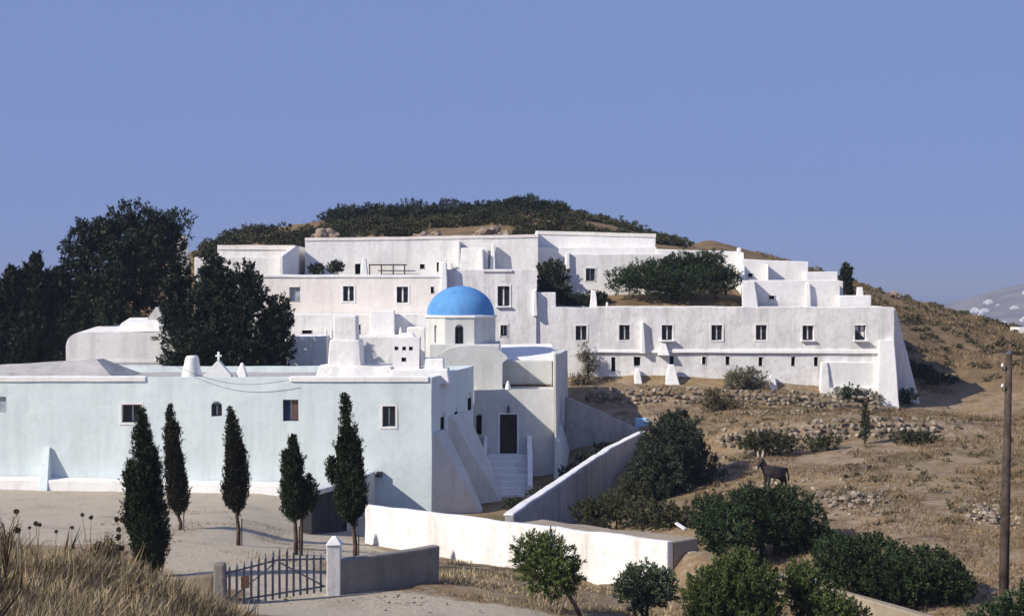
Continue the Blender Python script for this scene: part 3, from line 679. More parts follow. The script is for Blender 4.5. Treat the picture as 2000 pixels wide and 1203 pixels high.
# upper terrace wall behind both
ut = empty('upper_range', (-8, 104, 10), 'long low white upper range under the hilltop with chimney fins', 'building')
D = 102.8; xa, xb = fx(596, D), fx(1050, D)
ops = [popen(693, 704, 515, 535, D, xa), popen(820, 829, 516, 525, D, xa), popen(853, 871, 512, 530, D, xa)]
w, fr = block('wall', rect(xa, xb, D, 108), 9, [fz(466, D), fz(459, D), fz(459, D), fz(466, D)], 'white', ut, {0: ops}, par=0.2, pt=0.3)
for o in ops: window(ut, fr[0], o, 'slit')
c = MB(); c.hexa([(xa, D - .05, fz(471, D)), (xb, D - .05, fz(464, D)), (xb, D + .35, fz(464, D)), (xa, D + .35, fz(471, D))], [(xa, D - .05, fz(465, D)), (xb, D - .05, fz(458, D)), (xb, D + .35, fz(458, D)), (xa, D + .35, fz(465, D))], .9, True); c.build('coping', 'cream', ut, 0.03)
tapered('fin', 892, 899, 893, 898, 530, 470, 102.3, 'white_clean', ut, 0.5, 0.02)
tapered('fin', 938, 945, 939, 944, 530, 486, 101.6, 'white_clean', ut, 1.2, 0.02)
tapered('fin', 955, 968, 960, 966, 530, 476, 102.0, 'white_clean', ut, 0.8, 0.02)
tapered('annex', 898, 955, 900, 953, 540, 484, 102.2, 'white', ut, 0.57, 0.03)
tapered('roof_block', 856, 884, 858, 882, 535, 512, 101.6, 'white_clean', ut, 1.0, 0.04)
pg = empty('pergola', (fx(755, 101), 101, 12.4), 'dark dried pergola against the upper white range', 'pergola')
for px in (722, 745, 768, 790):
    q = MB(); q.tube([(fx(px, 101), 101, 12.2), (fx(px, 101), 101, fz(518, 101))], 0.05, 6); q.build('post', 'bark', pg)
for k in range(9):
    q = MB(); yy = 100.9 + k * 0.2; q.tube([(fx(720, 101), yy, fz(517, 101)), (fx(792, 101), yy, fz(517, 101))], 0.035, 5); q.build('rafter', 'bark', pg)

# far left wall of the terrace range
fl = empty('left_terrace_house', (-18, 102, 9), 'white terrace house with cream coping half hidden by the dark trees', 'building')
D = 101.0
block('wall', rect(fx(425, D), fx(577, D), D, 107), 9, fz(480, D), 'white', fl, par=0.2)
c = MB(); c.box(fx(425, D), fx(577, D), D - .06, D + .3, fz(488, D), fz(479, D), .9); c.build('coping', 'cream', fl, 0.03)
block('stair_wall', [(fx(545, 97), 97), (fx(553, 97), 97), (fx(577, D), D - .02), (fx(566, D), D - .02)], 9, [fz(500, 97), fz(500, 97), fz(482, D), fz(482, D)], 'white', fl)
block('lower_wall', rect(fx(380, 98), fx(546, 98), 98, 100.9), 8, fz(502, 98), 'white', fl, par=0.15)
tapered('tower', 330, 362, 332, 360, 560, 459, 100, 'white', fl, 1.4, 0.03, 3)

# right-hand hilltop block
hb = empty('hilltop_block', (6, 107, 11), 'highest white block with thin cream coping, below the scrubby hilltop', 'building')
D = 106.0; xa, xb = fx(1046, D), fx(1281, D)
block('wall', rect(xa, xb, D, 110), 9, [fz(453, D), fz(459, D), fz(459, D), fz(453, D)], 'white_clean', hb, par=0.2)
c = MB(); c.hexa([(xa, D - .05, fz(458, D)), (xb, D - .05, fz(464, D)), (xb, D + .3, fz(464, D)), (xa, D + .3, fz(458, D))], [(xa, D - .05, fz(451, D)), (xb, D - .05, fz(457, D)), (xb, D + .3, fz(457, D)), (xa, D + .3, fz(451, D))], .9, True); c.build('coping', 'cream', hb, 0.03)
c = MB(); c.box(xa, xb, 105.1, 105.99, 9, fz(483, 105.1), .9); c.build('lower_wall', 'white_clean', hb, 0.04, bevel=0.05)
tapered('rib', 1046, 1053, 1047, 1052, 540, 453, 104.2, 'white_clean', hb, 1.8, 0.02)

# garden house
gh = empty('garden_house', (7, 101, 11), 'small flat-roofed white house with one dark window in the upper garden', 'house')
D = 100.0; xa, xb = fx(1107, D), fx(1300, D)
ops = [popen(1144, 1162, 524, 548, D, xa)]
w, fr = block('wall', rect(xa, xb, D, 105), 9, fz(496, D), 'white', gh, {0: ops}, par=0.15)
window(gh, fr[0], ops[0], 'single')
tapered('corner_rib', 1105, 1114, 1106, 1113, 575, 493, 99.7, 'white_clean', gh, 0.4, 0.02)

gw = empty('garden_wall', (14, 104, 11), 'white garden back wall with end pillar, behind the spreading pine', 'wall')
D = 104.0
block('wall', rect(fx(1282, D), fx(1447, D), D, 104.6), 9, [fz(487, D), fz(491, D), fz(491, D), fz(487, D)], 'white_clean', gw)
tapered('pillar', 1440, 1449, 1441, 1448, 500, 484, 103.7, 'white_clean', gw, 0.5, 0.02)
c = MB(); c.hexa([(fx(1441, 99), 96.8, 9), (fx(1452, 99), 96.8, 9), (fx(1452, 103.9), 103.9, 9), (fx(1446, 103.9), 103.9, 9)], [(fx(1447, 97), 96.8, fz(560, 97)), (fx(1455, 97), 96.8, fz(560, 97)), (fx(1452, 103.9), 103.9, fz(492, 103.9)), (fx(1446, 103.9), 103.9, fz(492, 103.9))], .8); c.build('side_wall', 'white_clean', gw, 0.03)

# stepped terrace house at the right
sh = empty('stepped_house', (20, 99, 10), 'stepped white terrace house descending the hill above the right wing', 'house')
D = 101.0; xa, xb = fx(1450, D), fx(1578, D)
o1 = popen(1461, 1470, 534, 541, D, xa)
w, fr = block('upper_wall', rect(xa, xb, D, 105), 8, [fz(506, D), fz(511, D), fz(511, D), fz(506, D)], 'white_clean', sh, {0: [o1]}, par=0.15); window(sh, fr[0], o1, 'slit')
tapered('rib', 1498, 1502, 1499, 1501, 545, 516, 100.2, 'white_clean', sh, 0.8, 0.01)
block('middle_wall', rect(fx(1574, 100), fx(1636, 100), 100, 104), 7, fz(531, 100), 'white_clean', sh, par=0.12)
block('middle_wall', rect(fx(1628, 99.4), fx(1647, 99.4), 99.4, 103), 6, fz(549, 99.4), 'cream', sh)
D = 97.2; xa, xb = fx(1473, D), fx(1640, D)
o1 = popen(1502, 1513, 577, 584, D, xa)
w, fr = block('lower_wall', rect(xa, xb, D, 99.3), 7, fz(547, D), 'white', sh, {0: [o1]}, par=0.12); window(sh, fr[0], o1, 'slit')
block('lower_wall', rect(fx(1638, 96.8), fx(1702, 96.8), 96.8, 99.2), 5, fz(577, 96.8), 'white_clean', sh, par=0.12)
tapered('pilaster', 1574, 1585, 1575, 1583, 599, 553, 96.9, 'white_clean', sh, 0.4, 0.015)
tapered('chimney', 1674, 1688, 1676, 1686, 580, 561, 97.5, 'white_clean', sh, 0.5, 0.02)
rp = MB(); rp.hexa([(fx(1452, 96.2), 96.2, 9), (fx(1486, 96.2), 96.2, 9), (fx(1482, 97.1), 97.1, 9), (fx(1452, 97.1), 97.1, 9)], [(fx(1450, 96.2), 96.2, fz(549, 96.2)), (fx(1473, 96.2), 96.2, fz(549, 96.2)), (fx(1473, 97.1), 97.1, fz(547, 97.1)), (fx(1450, 97.1), 97.1, fz(547, 97.1))], .5); rp.build('stair_wall', 'white_clean', sh, 0.03)

# ------------------------------------------------------------------ right wing
rw = empty('right_wing', (14, 92, 5), 'long white cell wing with a row of seven windows over narrow slits', 'building')
D = 92.0; xa, xb = fx(1049, D), fx(1746, D)
wins = [1135, 1220, 1303, 1400, 1487, 1578, 1680]
ops = [popen(px - 10.5, px + 10.5, 635, 664, D, xa, 0, 0.26) for px in wins]
slits = [(1194, 1202, 697, 726), (1238, 1251, 696, 714), (1308, 1316, 695, 712), (1371, 1379, 697, 712), (1417, 1425, 696, 713), (1482, 1490, 697, 715), (1546, 1554, 697, 715), (1590, 1598, 697, 715)]
sops = [popen(*q, D, xa, 0, 0.3) for q in slits]
w, fr = block('wall', rect(xa, xb, D, 96.6), 2.5, fz(600, D), 'white_rough', rw, {0: ops + sops}, par=0.2, pt=0.35, wob=0.05)
for k, (o, px) in enumerate(zip(ops, wins)): window(rw, fr[0], o, 'pale' if k < 6 else 'casement', {2: 0.34, 5: 0.18, 6: 0.34}.get(k, False))
for o in sops: window(rw, fr[0], o, 'slit')
block('parapet', rect(xa, fx(1086, D), D + .01, 94.5), 9, fz(571, D), 'white_rough', rw)
c = MB(); c.hexa([(fx(1140, D), D - .14, fz(688, D)), (fx(1716, D), D - .14, fz(690, D)), (fx(1716, D), D + .02, fz(690, D)), (fx(1140, D), D + .02, fz(688, D))], [(fx(1140, D), D - .10, fz(684, D)), (fx(1716, D), D - .10, fz(683, D)), (fx(1716, D), D + .02, fz(682, D)), (fx(1140, D), D + .02, fz(683, D))], .9, True); c.build('string_course', 'white_clean', rw, 0.03)
tapered('pilaster', 1252, 1261, 1253, 1258, 690, 628, 91.6, 'white_clean', rw, 0.5, 0.02, 0.0)
tapered('niche', 1285, 1308, 1292, 1301, 694, 669, 91.5, 'white', rw, 0.6, 0.05, 0.0)
for q in ((1237, 1258, 1243, 1250, 752, 721, 91.0, 1.1), (1297, 1334, 1308, 1319, 757, 713, 90.8, 1.3), (1503, 1522, 1508, 1515, 762, 735, 91.1, 1.0), (1601, 1626, 1606, 1618, 778, 707, 91.3, 0.75)):
    tapered('buttress', q[0], q[1], q[2], q[3], q[4], q[5], q[6], 'white_clean', rw, q[7], 0.03, 0.6)
c = MB(); c.box(fx(1613, 91.6), fx(1718, 91.6), 91.6, 92.05, 3.2, fz(707, 91.6), .8); c.build('panel', 'white_clean', rw, 0.03, bevel=0.04)
c = MB(); c.hexa([(fx(1618, 91.2), 91.1, 3.2), (fx(1718, 91.2), 91.1, 3.0), (fx(1718, 91.6), 91.62, 3.0), (fx(1618, 91.6), 91.62, 3.2)], [(fx(1622, 91.4), 91.35, fz(757, 91.4)), (fx(1718, 91.4), 91.35, fz(757, 91.4)), (fx(1718, 91.6), 91.62, fz(757, 91.4)), (fx(1622, 91.6), 91.62, fz(757, 91.4))], .8); c.build('plinth', 'white_clean', rw, 0.03)
c = MB(); c.hexa([(fx(1713, 90.5), 90.4, 2.8), (fx(1759, 90.5), 90.4, 2.8), (fx(1757, 92), 92.3, 2.8), (fx(1713, 92), 92.3, 2.8)], [(fx(1716, 91.6), 91.5, fz(665, 91.5)), (fx(1746, 91.6), 91.5, fz(665, 91.5)), (fx(1746, 92), 92.3, fz(665, 91.5)), (fx(1716, 92), 92.3, fz(665, 91.5))], .6); c.build('pier', 'white_clean', rw, 0.04, bevel=0.05)
c = MB(); c.hexa([(fx(1740, 93), 93.0, 2.8), (fx(1810, 93), 93.0, 2.6), (fx(1810, 94), 94.6, 2.6), (fx(1740, 94), 94.6, 2.8)], [(fx(1740, 92.6), 92.4, fz(601, 92.4)), (fx(1748, 92.6), 92.4, fz(603, 92.4)), (fx(1748, 94), 94.4, fz(603, 94)), (fx(1740, 94), 94.4, fz(601, 94))], .7); c.build('end_buttress', 'white', rw, 0.05, bevel=0.05)
tapered('chimney', 1151, 1168, 1155, 1163, 602, 567, 93.2, 'white_clean', rw, 0.55, 0.03)
tapered('spout', 1183, 1189, 1184, 1188, 602, 590, 92.3, 'white_clean', rw, 0.2, 0.0)

# ------------------------------------------------------------------ compound walls
def wall_run(name, pts, base, top, th, mat, parent, step=0.8, wob=0.05, bevel=0.05, cap=None):
    """free-standing wall along pts [(x,y)], base/top heights per point; thickness grows away from the camera side"""
    mb = MB()
    L = []
    for i, p in enumerate(pts):
        a, c = V((*pts[max(i - 1, 0)], 0)), V((*pts[min(i + 1, len(pts) - 1)], 0)); d = (c - a).normalized(); n = Vector((-d.y, d.x, 0)); L.append(n)
    for i in range(len(pts) - 1):
        (xa, ya), (xb, yb) = pts[i], pts[i + 1]; na, nb = L[i] * th, L[i + 1] * th
        A = [(xa, ya), (xb, yb), (xb + nb.x, yb + nb.y), (xa + na.x, ya + na.y)]
        zb = [base[i], base[i + 1], base[i + 1], base[i]]; zt = [top[i], top[i + 1], top[i + 1], top[i]]
        n = max(1, int(math.hypot(xb - xa, yb - ya) / step)); nz = max(1, int((zt[0] - zb[0]) / step)); nt_ = max(1, int(th / step))
        B = [(A[k][0], A[k][1], zb[k]) for k in range(4)]; T = [(A[k][0], A[k][1], zt[k]) for k in range(4)]
        mb.quad(B[0], B[1], T[1], T[0], n, nz); mb.quad(B[2], B[3], T[3], T[2], n, nz); mb.quad(T[0], T[1], T[2], T[3], n, nt_)
        if i == 0: mb.quad(B[3], B[0], T[0], T[3], nt_, nz)
        if i == len(pts) - 2: mb.quad(B[1], B[2], T[2], T[1], nt_, nz)
    return mb.build(name, mat, parent, wob, 0.6, bevel=bevel)
ww = empty('court_wall', (0, 50, 1.5), 'thick sunlit whitewashed court wall running toward the camera, earth-topped at right', 'wall')
A0, A1, A2 = (fx(712, 56.6), 56.6), (fx(1000, 50), 50.0), (fx(1302, 43.5), 43.5)
wall_run('wall', [A0, A1, A2], [0.6, 0.6, 1.4], [fz(985, 56.6), fz(1020, 50), fz(1056, 43.5)], 0.26, 'white_rough', ww, wob=0.06)
dirn = Vector((A2[0] - A1[0], A2[1] - A1[1], 0)).normalized(); nrm = Vector((-dirn.y, dirn.x, 0))
B1, B2 = (A1[0] + nrm.x * .265, A1[1] + nrm.y * .265), (A2[0] + nrm.x * .265, A2[1] + nrm.y * .265)
wall_run('earth_top', [B1, B2], [0.6, 1.4], [fz(1020, 50) - .03, fz(1056, 43.5) - .03], 1.1, 'coping_earth', ww, wob=0.06)
# dirt ledge continuing from its end, low kerb wall
kw = empty('kerb_wall', (8, 42, 2), 'low concrete kerb wall running between the bushes to the lower right corner', 'wall')
K = [at(1335, 1075, 44.0), at(1395, 1092, 43.4), at(1600, 1143, 41.6), at(1860, 1220, 38.6)]
wall_run('wall', [p[:2] for p in K], [1.2, 1.2, 1.2, 1.2], [p[2] for p in K], 0.35, 'coping_earth', kw, wob=0.05)

gv = empty('ramp_wall', (4, 65, 2), 'shaded grey-white wall climbing beside the sunken path to the church', 'wall')
G = [at(1003, 1004, 51.0), at(1062, 962, 57.5), at(1130, 918, 65.5), at(1200, 872, 75.0), at(1262, 842, 80.0)]
G = [(p[0], p[1], z) for p, z in zip(G, [fz(1004, 51), fz(964, 57.5), fz(918, 65.5), fz(872, 75), fz(842, 80)])]
wall_run('wall', [p[:2] for p in G], [0.2, 0.2, 0.4, 1.0, 1.5], [p[2] - .05 for p in G], 0.34, 'shade_grey_plaster', gv, wob=0.05)
wall_run('coping', [(p[0] - .02, p[1]) for p in G], [p[2] - .045 for p in G], [p[2] + .02 for p in G], 0.37, 'white', gv, wob=0.05)  # white strip paints the sunlit top edge of the shaded wall
bw = empty('path_back_wall', (5, 80, 2), 'sloping shade-grey wall closing the sunken path below the stony terrace', 'wall')
G2 = [at(1104, 774, 80.5), at(1180, 806, 80.5), at(1268, 846, 80.6)]
wall_run('wall', [p[:2] for p in G2], [0.2, 0.5, 1.0], [p[2] for p in G2], 0.4, 'shade_grey_plaster', bw, wob=0.05)  # shade of this face is part of its grey colour
bp = tapered('blue_pillar', 1238, 1272, 1242, 1268, 850, 818, 81.2, 'pale_blue', None, 0.8, 0.04, 1.5)
tag(bp, 'pale blue painted pillar at the end of the sloping grey wall', 'pillar')

# gatehouse wall with dark doors
gt = empty('court_gate', (-7, 61, 1.5), 'dark double gate and wall between the cypresses and the front building', 'gate')
wall_run('wall', [(-7.15, 60.2), (fx(733, 68.9), 68.9)], [0.6, 0.4], [fz(940, 60.2) - .35, fz(919, 68.9)], 0.5, 'church_wall', gt, wob=0.03)
ga, gb2 = Vector((fx(609, 57.6), 57.6, 0)), Vector((-7.16, 60.1, 0)); gd_ = (gb2 - ga).normalized(); gn = (gd_.y, -gd_.x); O = (ga.x, ga.y); U = (gd_.x, gd_.y); GL = (gb2 - ga).length
zt_a, zt_b = fz(958, 57.6), fz(946, 60)
for k in range(2):
    dl = MB(); dl.obox(O, U, gn, 0.08 + k * (GL - .16) / 2, 0.06 + (k + 1) * (GL - .16) / 2, -0.06, 0.0, 1.55, zt_a - .22); dl_ = dl.build('door', 'gate_wood', gt)
    for j in range(4):
        q = MB(); a = 0.1 + k * (GL - .16) / 2 + j * (GL - .2) / 8; q.obox(O, U, gn, a, a + (GL - .2) / 8 - .03, 0.002, 0.03, 1.6, zt_a - .26); q.build('plank', 'gate_wood', dl_)
q = MB(); q.obox(O, U, gn, -0.15, 0.08, -0.35, 0.08, 1.2, zt_a); q.build('jamb', 'gate_wood', gt, bevel=.02)
q = MB(); q.obox(O, U, gn, GL - .08, GL + .12, -0.35, 0.08, 1.2, zt_b); q.build('jamb', 'gate_wood', gt, bevel=.02)
q = MB(); q.obox(O, U, gn, -0.2, GL + .15, -0.5, 0.18, zt_a - .2, zt_a + .02); q.build('lintel', 'church_wall', gt, 0.03, bevel=.04)

# ------------------------------------------------------------------ foreground gate
def frame2(p, q):
    d = Vector((q[0] - p[0], q[1] - p[1], 0)); L = d.length; d.normalize(); return (p[0], p[1]), (d.x, d.y), (d.y, -d.x), L
gp, gq = (fx(444, 34.3), 34.3), (fx(636, 35.9), 35.9)
O, U, N, L = frame2(gp, gq)
gz = ground(gp[0], gp[1])
gz0, gz1 = fz(1186, 34.3), fz(1155, 35.9)
yg = empty('yard_gate', (gp[0], gp[1], gz0), 'dark iron picket double gate between two posts in the foreground', 'gate')
nb = 14
for k in range(nb):
    t = (k + 0.3) / nb; a = t * L; zb = gz0 + (gz1 - gz0) * t
    hump = 0.10 * math.sin(math.pi * min(1, abs(t - 0.5) * 2)) * 0 + 0.30 * (1 - abs(t - 0.5) * 2) ** 1.2
    hgt = 1.0 + hump + random.uniform(-.02, .02)
    ln = random.uniform(-.012, .012)
    q = MB(); xx, yy = O[0] + U[0] * a, O[1] + U[1] * a
    q.tube([(xx, yy, zb + .02), (xx + ln, yy, zb + hgt - .1), (xx + ln, yy, zb + hgt)], [0.032, 0.032, 0.008], 6); q.build('bar', 'gate_iron', yg)
def rail(za, zb_, hump, name):
    q = MB(); q.tube([(O[0] + U[0] * L * t - N[0] * .02, O[1] + U[1] * L * t - N[1] * .02, gz0 + (gz1 - gz0) * t + za + hump * (1 - abs(t - .5) * 2)) for t in np.linspace(0, 1, 11)], 0.026, 6); q.build(name, 'gate_iron', yg)
rail(0.14, 0, 0.0, 'rail'); rail(0.84, 0, 0.14, 'rail')
for t0, t1 in ((0.02, 0.48), (0.98, 0.52)):
    q = MB(); q.tube([(O[0] + U[0] * L * t0 - N[0] * .03, O[1] + U[1] * L * t0 - N[1] * .03, gz0 + (gz1 - gz0) * t0 + .16), (O[0] + U[0] * L * t1 - N[0] * .03, O[1] + U[1] * L * t1 - N[1] * .03, gz0 + (gz1 - gz0) * t1 + .92)], 0.02, 6); q.build('brace', 'gate_iron', yg)
pq = MB(); pq.obox(O, U, N, L * 0.13, L * 0.21, 0.02, 0.04, gz0 + .42, gz0 + .72); pq.build('plate', 'rust_sign', yg)
tg = tapered('gate_post', 414, 441, 416, 438, 1205, 1101, 34.1, 'concrete', None, 0.34, 0.02, 0.5); tag(tg, 'grey stone gate post at the edge of the dry grass', 'post')
wp = empty('gate_pillar', (fx(650, 36), 36, 4), 'white gate pillar with pointed cap beside the concrete wall', 'post')
X0, X1 = fx(637, 36.0), fx(663, 36.0)
q = MB(); q.hexa([(X0, 36.05, 3.4), (X1, 36.15, 3.4), (X1, 36.5, 3.4), (X0, 36.4, 3.4)], [(X0, 36.05, fz(1066, 36)), (X1, 36.15, fz(1066, 36)), (X1, 36.5, fz(1066, 36)), (X0, 36.4, fz(1066, 36))], .4); q.build('shaft', 'white', wp, 0.012, bevel=.02)
xm = (X0 + X1) / 2
q = MB(); q.hexa([(X0 - .03, 36.02, fz(1066, 36)), (X1 + .03, 36.12, fz(1066, 36)), (X1 + .03, 36.53, fz(1066, 36)), (X0 - .03, 36.43, fz(1066, 36))], [(xm - .05, 36.24, fz(1050, 36)), (xm + .05, 36.25, fz(1050, 36)), (xm + .05, 36.33, fz(1050, 36)), (xm - .05, 36.32, fz(1050, 36))], None, True); q.build('cap', 'white', wp, bevel=.015)
cw = wall_run('concrete_wall', [(fx(664, 36.2), 36.2), (fx(860, 38.3), 38.3)], [3.2, 3.2], [fz(1094, 36.2), fz(1065, 38.3)], 0.3, 'concrete', None, wob=0.03)
tag(cw, 'low grey concrete wall running right from the white gate pillar', 'wall')
lw = wall_run('stone_wall', [(fx(300, 35), 34.9), (fx(414, 34.3), 34.3)], [3.6, 3.6], [fz(1133, 34.9), fz(1122, 34.3)], 0.35, 'grey_stone', None, wob=0.07)
tag(lw, 'low rough stone wall left of the gate behind dry grass', 'wall')

# ------------------------------------------------------------------ utility pole
up = empty('utility_pole', (fx(1960, 38), 38, 2.2), 'tall weathered wooden utility pole at the right edge', 'pole')
q = MB(); q.tube([(fx(1958, 38), 38, 1.9), (fx(1963, 38), 38, 5.5), (fx(1971, 38), 38, fz(690, 38))], [0.145, 0.125, 0.085], 12); q.build('shaft', 'pole_wood', up, smooth=True)
q = MB(); q.lathe((fx(1971, 38), 38, fz(690, 38)), [(0.09, -.02), (0.085, 0.02), (0.02, 0.07)], 10); q.build('cap', 'iron', up)
for dz in (0.45, 1.0):
    q = MB(); q.tube([(fx(1970, 38) - .08, 37.98, fz(690, 38) - dz), (fx(1970, 38) - .2, 37.9, fz(690, 38) - dz), (fx(1970, 38) - .2, 37.9, fz(690, 38) - dz + .1)], 0.014, 6); bk = q.build('bracket', 'iron', up)
    q = MB(); q.lathe((fx(1970, 38) - .2, 37.9, fz(690, 38) - dz + .09), [(0.03, 0), (0.045, 0.03), (0.03, 0.07), (0.02, 0.1)], 8); q.build('insulator', 'ceramic', bk)

# ------------------------------------------------------------------ foliage kit
def leaf_mesh(name, P_, D_, Ls, Ws, mat):
    """one diamond leaf per row"""
    n = len(P_)
    D_ = D_ / np.maximum(np.linalg.norm(D_, axis=1, keepdims=True), 1e-6)
    r = rng.normal(size=(n, 3)); S = np.cross(D_, r); S /= np.maximum(np.linalg.norm(S, axis=1, keepdims=True), 1e-6)
    Ls = np.broadcast_to(Ls, (n,))[:, None]; Ws = np.broadcast_to(Ws, (n,))[:, None]
    mid = P_ + D_ * Ls * 0.45
    co = np.stack([P_, mid + S * Ws * .5, P_ + D_ * Ls, mid - S * Ws * .5], 1).reshape(-1, 3).astype(np.float32)
    m = bpy.data.meshes.new(name)
    m.vertices.add(4 * n); m.vertices.foreach_set('co', co.ravel())
    m.loops.add(4 * n); m.loops.foreach_set('vertex_index', np.arange(4 * n, dtype=np.int32))
    m.polygons.add(n); m.polygons.foreach_set('loop_start', (np.arange(n) * 4).astype(np.int32)); m.polygons.foreach_set('loop_total', np.full(n, 4, np.int32))
    m.update(calc_edges=True); m.materials.append(MAT[mat]); return m

def unit(n):
    v = rng.normal(size=(n, 3)); return v / np.linalg.norm(v, axis=1, keepdims=True)

def tufts(base, axis, length, m, spread, L, W, lean=0.6):
    """m leaves along each tuft axis"""
    n = len(base); axis = axis / np.linalg.norm(axis, axis=1, keepdims=True)
    length = np.broadcast_to(length, (n,))
    t = rng.random((n, m)) ** 0.8
    Pp = base[:, None, :] + axis[:, None, :] * (t * length[:, None])[..., None] + rng.normal(size=(n, m, 3)) * (spread * (1 - 0.75 * t))[..., None]
    Dd = axis[:, None, :] + rng.normal(size=(n, m, 3)) * lean
    k = n * m
    return Pp.reshape(k, 3), Dd.reshape(k, 3), L * rng.uniform(0.6, 1.3, k), W * rng.uniform(0.7, 1.3, k)

def blob_crown(name, blobs, per_m2, m, tl, spread, L, W, up, mat, parent, lean=0.6, inner=0.35, fill=1.0, lumpy=0.28):
    per_m2 *= 1.7; m = int(m * 1.35); W *= 1.25
    """blobs: (x,y,z, rx,ry,rz)"""
    out = []
    for (x, y, z, rx, ry, rz) in blobs:
        area = 4 * math.pi * ((rx * ry) ** 1.6 / 3 + (rx * rz) ** 1.6 / 3 + (ry * rz) ** 1.6 / 3) ** (1 / 1.6)
        n = max(6, int(area * per_m2)); u = unit(n)
        rad = np.where(rng.random(n) < inner, rng.uniform(0.35, 0.85, n), rng.uniform(0.82, 1.02, n))
        # uneven outline
        lump = np.array([noise.noise(Vector((q[0] * 2.1 + x, q[1] * 2.1 + y, q[2] * 2.1 + z))) for q in u]) * lumpy
        R_ = np.array([rx, ry, rz])
        b_ = np.array([x, y, z]) + u * R_ * (rad * (1 + lump))[:, None]
        ax = u / R_; ax /= np.linalg.norm(ax, axis=1, keepdims=True)
        ax = ax + np.array([0, 0, up]) + rng.normal(size=(n, 3)) * 0.25
        out.append(tufts(b_, ax, tl * rng.uniform(.6, 1.4, n), m, spread, L, W, lean))
        k = int(40 * fill)                     # big inner sprays close the crown's heart
        rm = (rx * ry * rz) ** (1 / 3); u = unit(k)
        out.append((np.array([x, y, z]) + u * R_ * (rng.random((k, 1)) ** .5) * .55, unit(k), np.full(k, rm * .55), np.full(k, rm * .4)))
    P_, D_, Ls, Ws = [np.concatenate(q) for q in zip(*out)]
    return link(name, leaf_mesh(name, P_, D_, Ls, Ws, mat), parent)

def trunk(parent, pts, rad, limbs=(), mat='bark', seg=8):
    mb = MB(); mb.tube(pts, rad, seg)
    for pl_, rl_ in limbs: mb.tube(pl_, rl_, 6)
    return mb.build('trunk', mat, parent, smooth=True)

def cypress_crown(parent, base, h, prof, lean=(0, 0), n=420, m=16, mat='leaf_cypress', L=0.11, W=0.04, tl=0.34, name='crown', side=()):
    """prof: [(t, r)] radius over the height; side: extra spires (t0, angle, out, h, r)"""
    out = []
    def spire(b, hh, pr, nn, ln):
        ts, rs = [p[0] for p in pr], [max(.012, p[1] * .84 - tl * .07) for p in pr]
        t = rng.random(nn * 3); w = np.interp(t, ts, rs); keep = rng.random(nn * 3) < (w / max(rs)) ** .7 * .9 + 0.12; t = t[keep][:nn]
        k = len(t); ang = rng.random(k) * 2 * math.pi
        r = np.interp(t, ts, rs) * np.where(rng.random(k) < .3, rng.uniform(.1, .8, k), rng.uniform(.72, 1.0, k))
        lump = np.array([noise.noise(Vector((math.cos(a) * 1.3 + b[0], math.sin(a) * 1.3 + b[1], q * hh * 1.1 * (4.0 / max(hh, 4.0)) ** .5))) for a, q in zip(ang, t)])
        r = r * (1 + 0.85 * lump)
        pos = np.stack([b[0] + r * np.cos(ang) + ln[0] * t * hh, b[1] + r * np.sin(ang) + ln[1] * t * hh, b[2] + t * hh], 1)
        ax = np.stack([np.cos(ang) * .38, np.sin(ang) * .38, np.ones(k)], 1) + rng.normal(size=(k, 3)) * .16
        out.append(tufts(pos, ax, tl * rng.uniform(.5, 1.4, k) * np.clip(np.interp(t, ts, rs) / max(rs) + .2, .25, 1), m, 0.03 + 0.10 * max(rs) * 0.7, L, W, 0.42))
        k = int(nn * .5); t = rng.random(k) ** 1.2 * .93; rr = np.interp(t, ts, rs); a2 = rng.random(k) * 6.283; q_ = rr * .5 * rng.random(k)
        out.append((np.stack([b[0] + q_ * np.cos(a2) + ln[0] * t * hh, b[1] + q_ * np.sin(a2) + ln[1] * t * hh, b[2] + t * hh], 1), np.stack([rng.normal(size=k) * .3, rng.normal(size=k) * .3, np.ones(k)], 1), rr * 1.0 + .05, rr * .7 + .02))
    spire(base, h, prof, n, lean)
    for (t0, ang, o, hh, r) in side:
        b = (base[0] + math.cos(ang) * o + lean[0] * t0 * h, base[1] + math.sin(ang) * o + lean[1] * t0 * h, base[2] + t0 * h)
        spire(b, hh, [(0, r * .5), (.3, r), (.7, r * .6), (.9, r * .28), (1, .015)], int(n * .2), (lean[0] * .8, 0))
    P_, D_, Ls, Ws = [np.concatenate(q) for q in zip(*out)]
    return link(name, leaf_mesh(name, P_, D_, Ls, Ws, mat), parent)

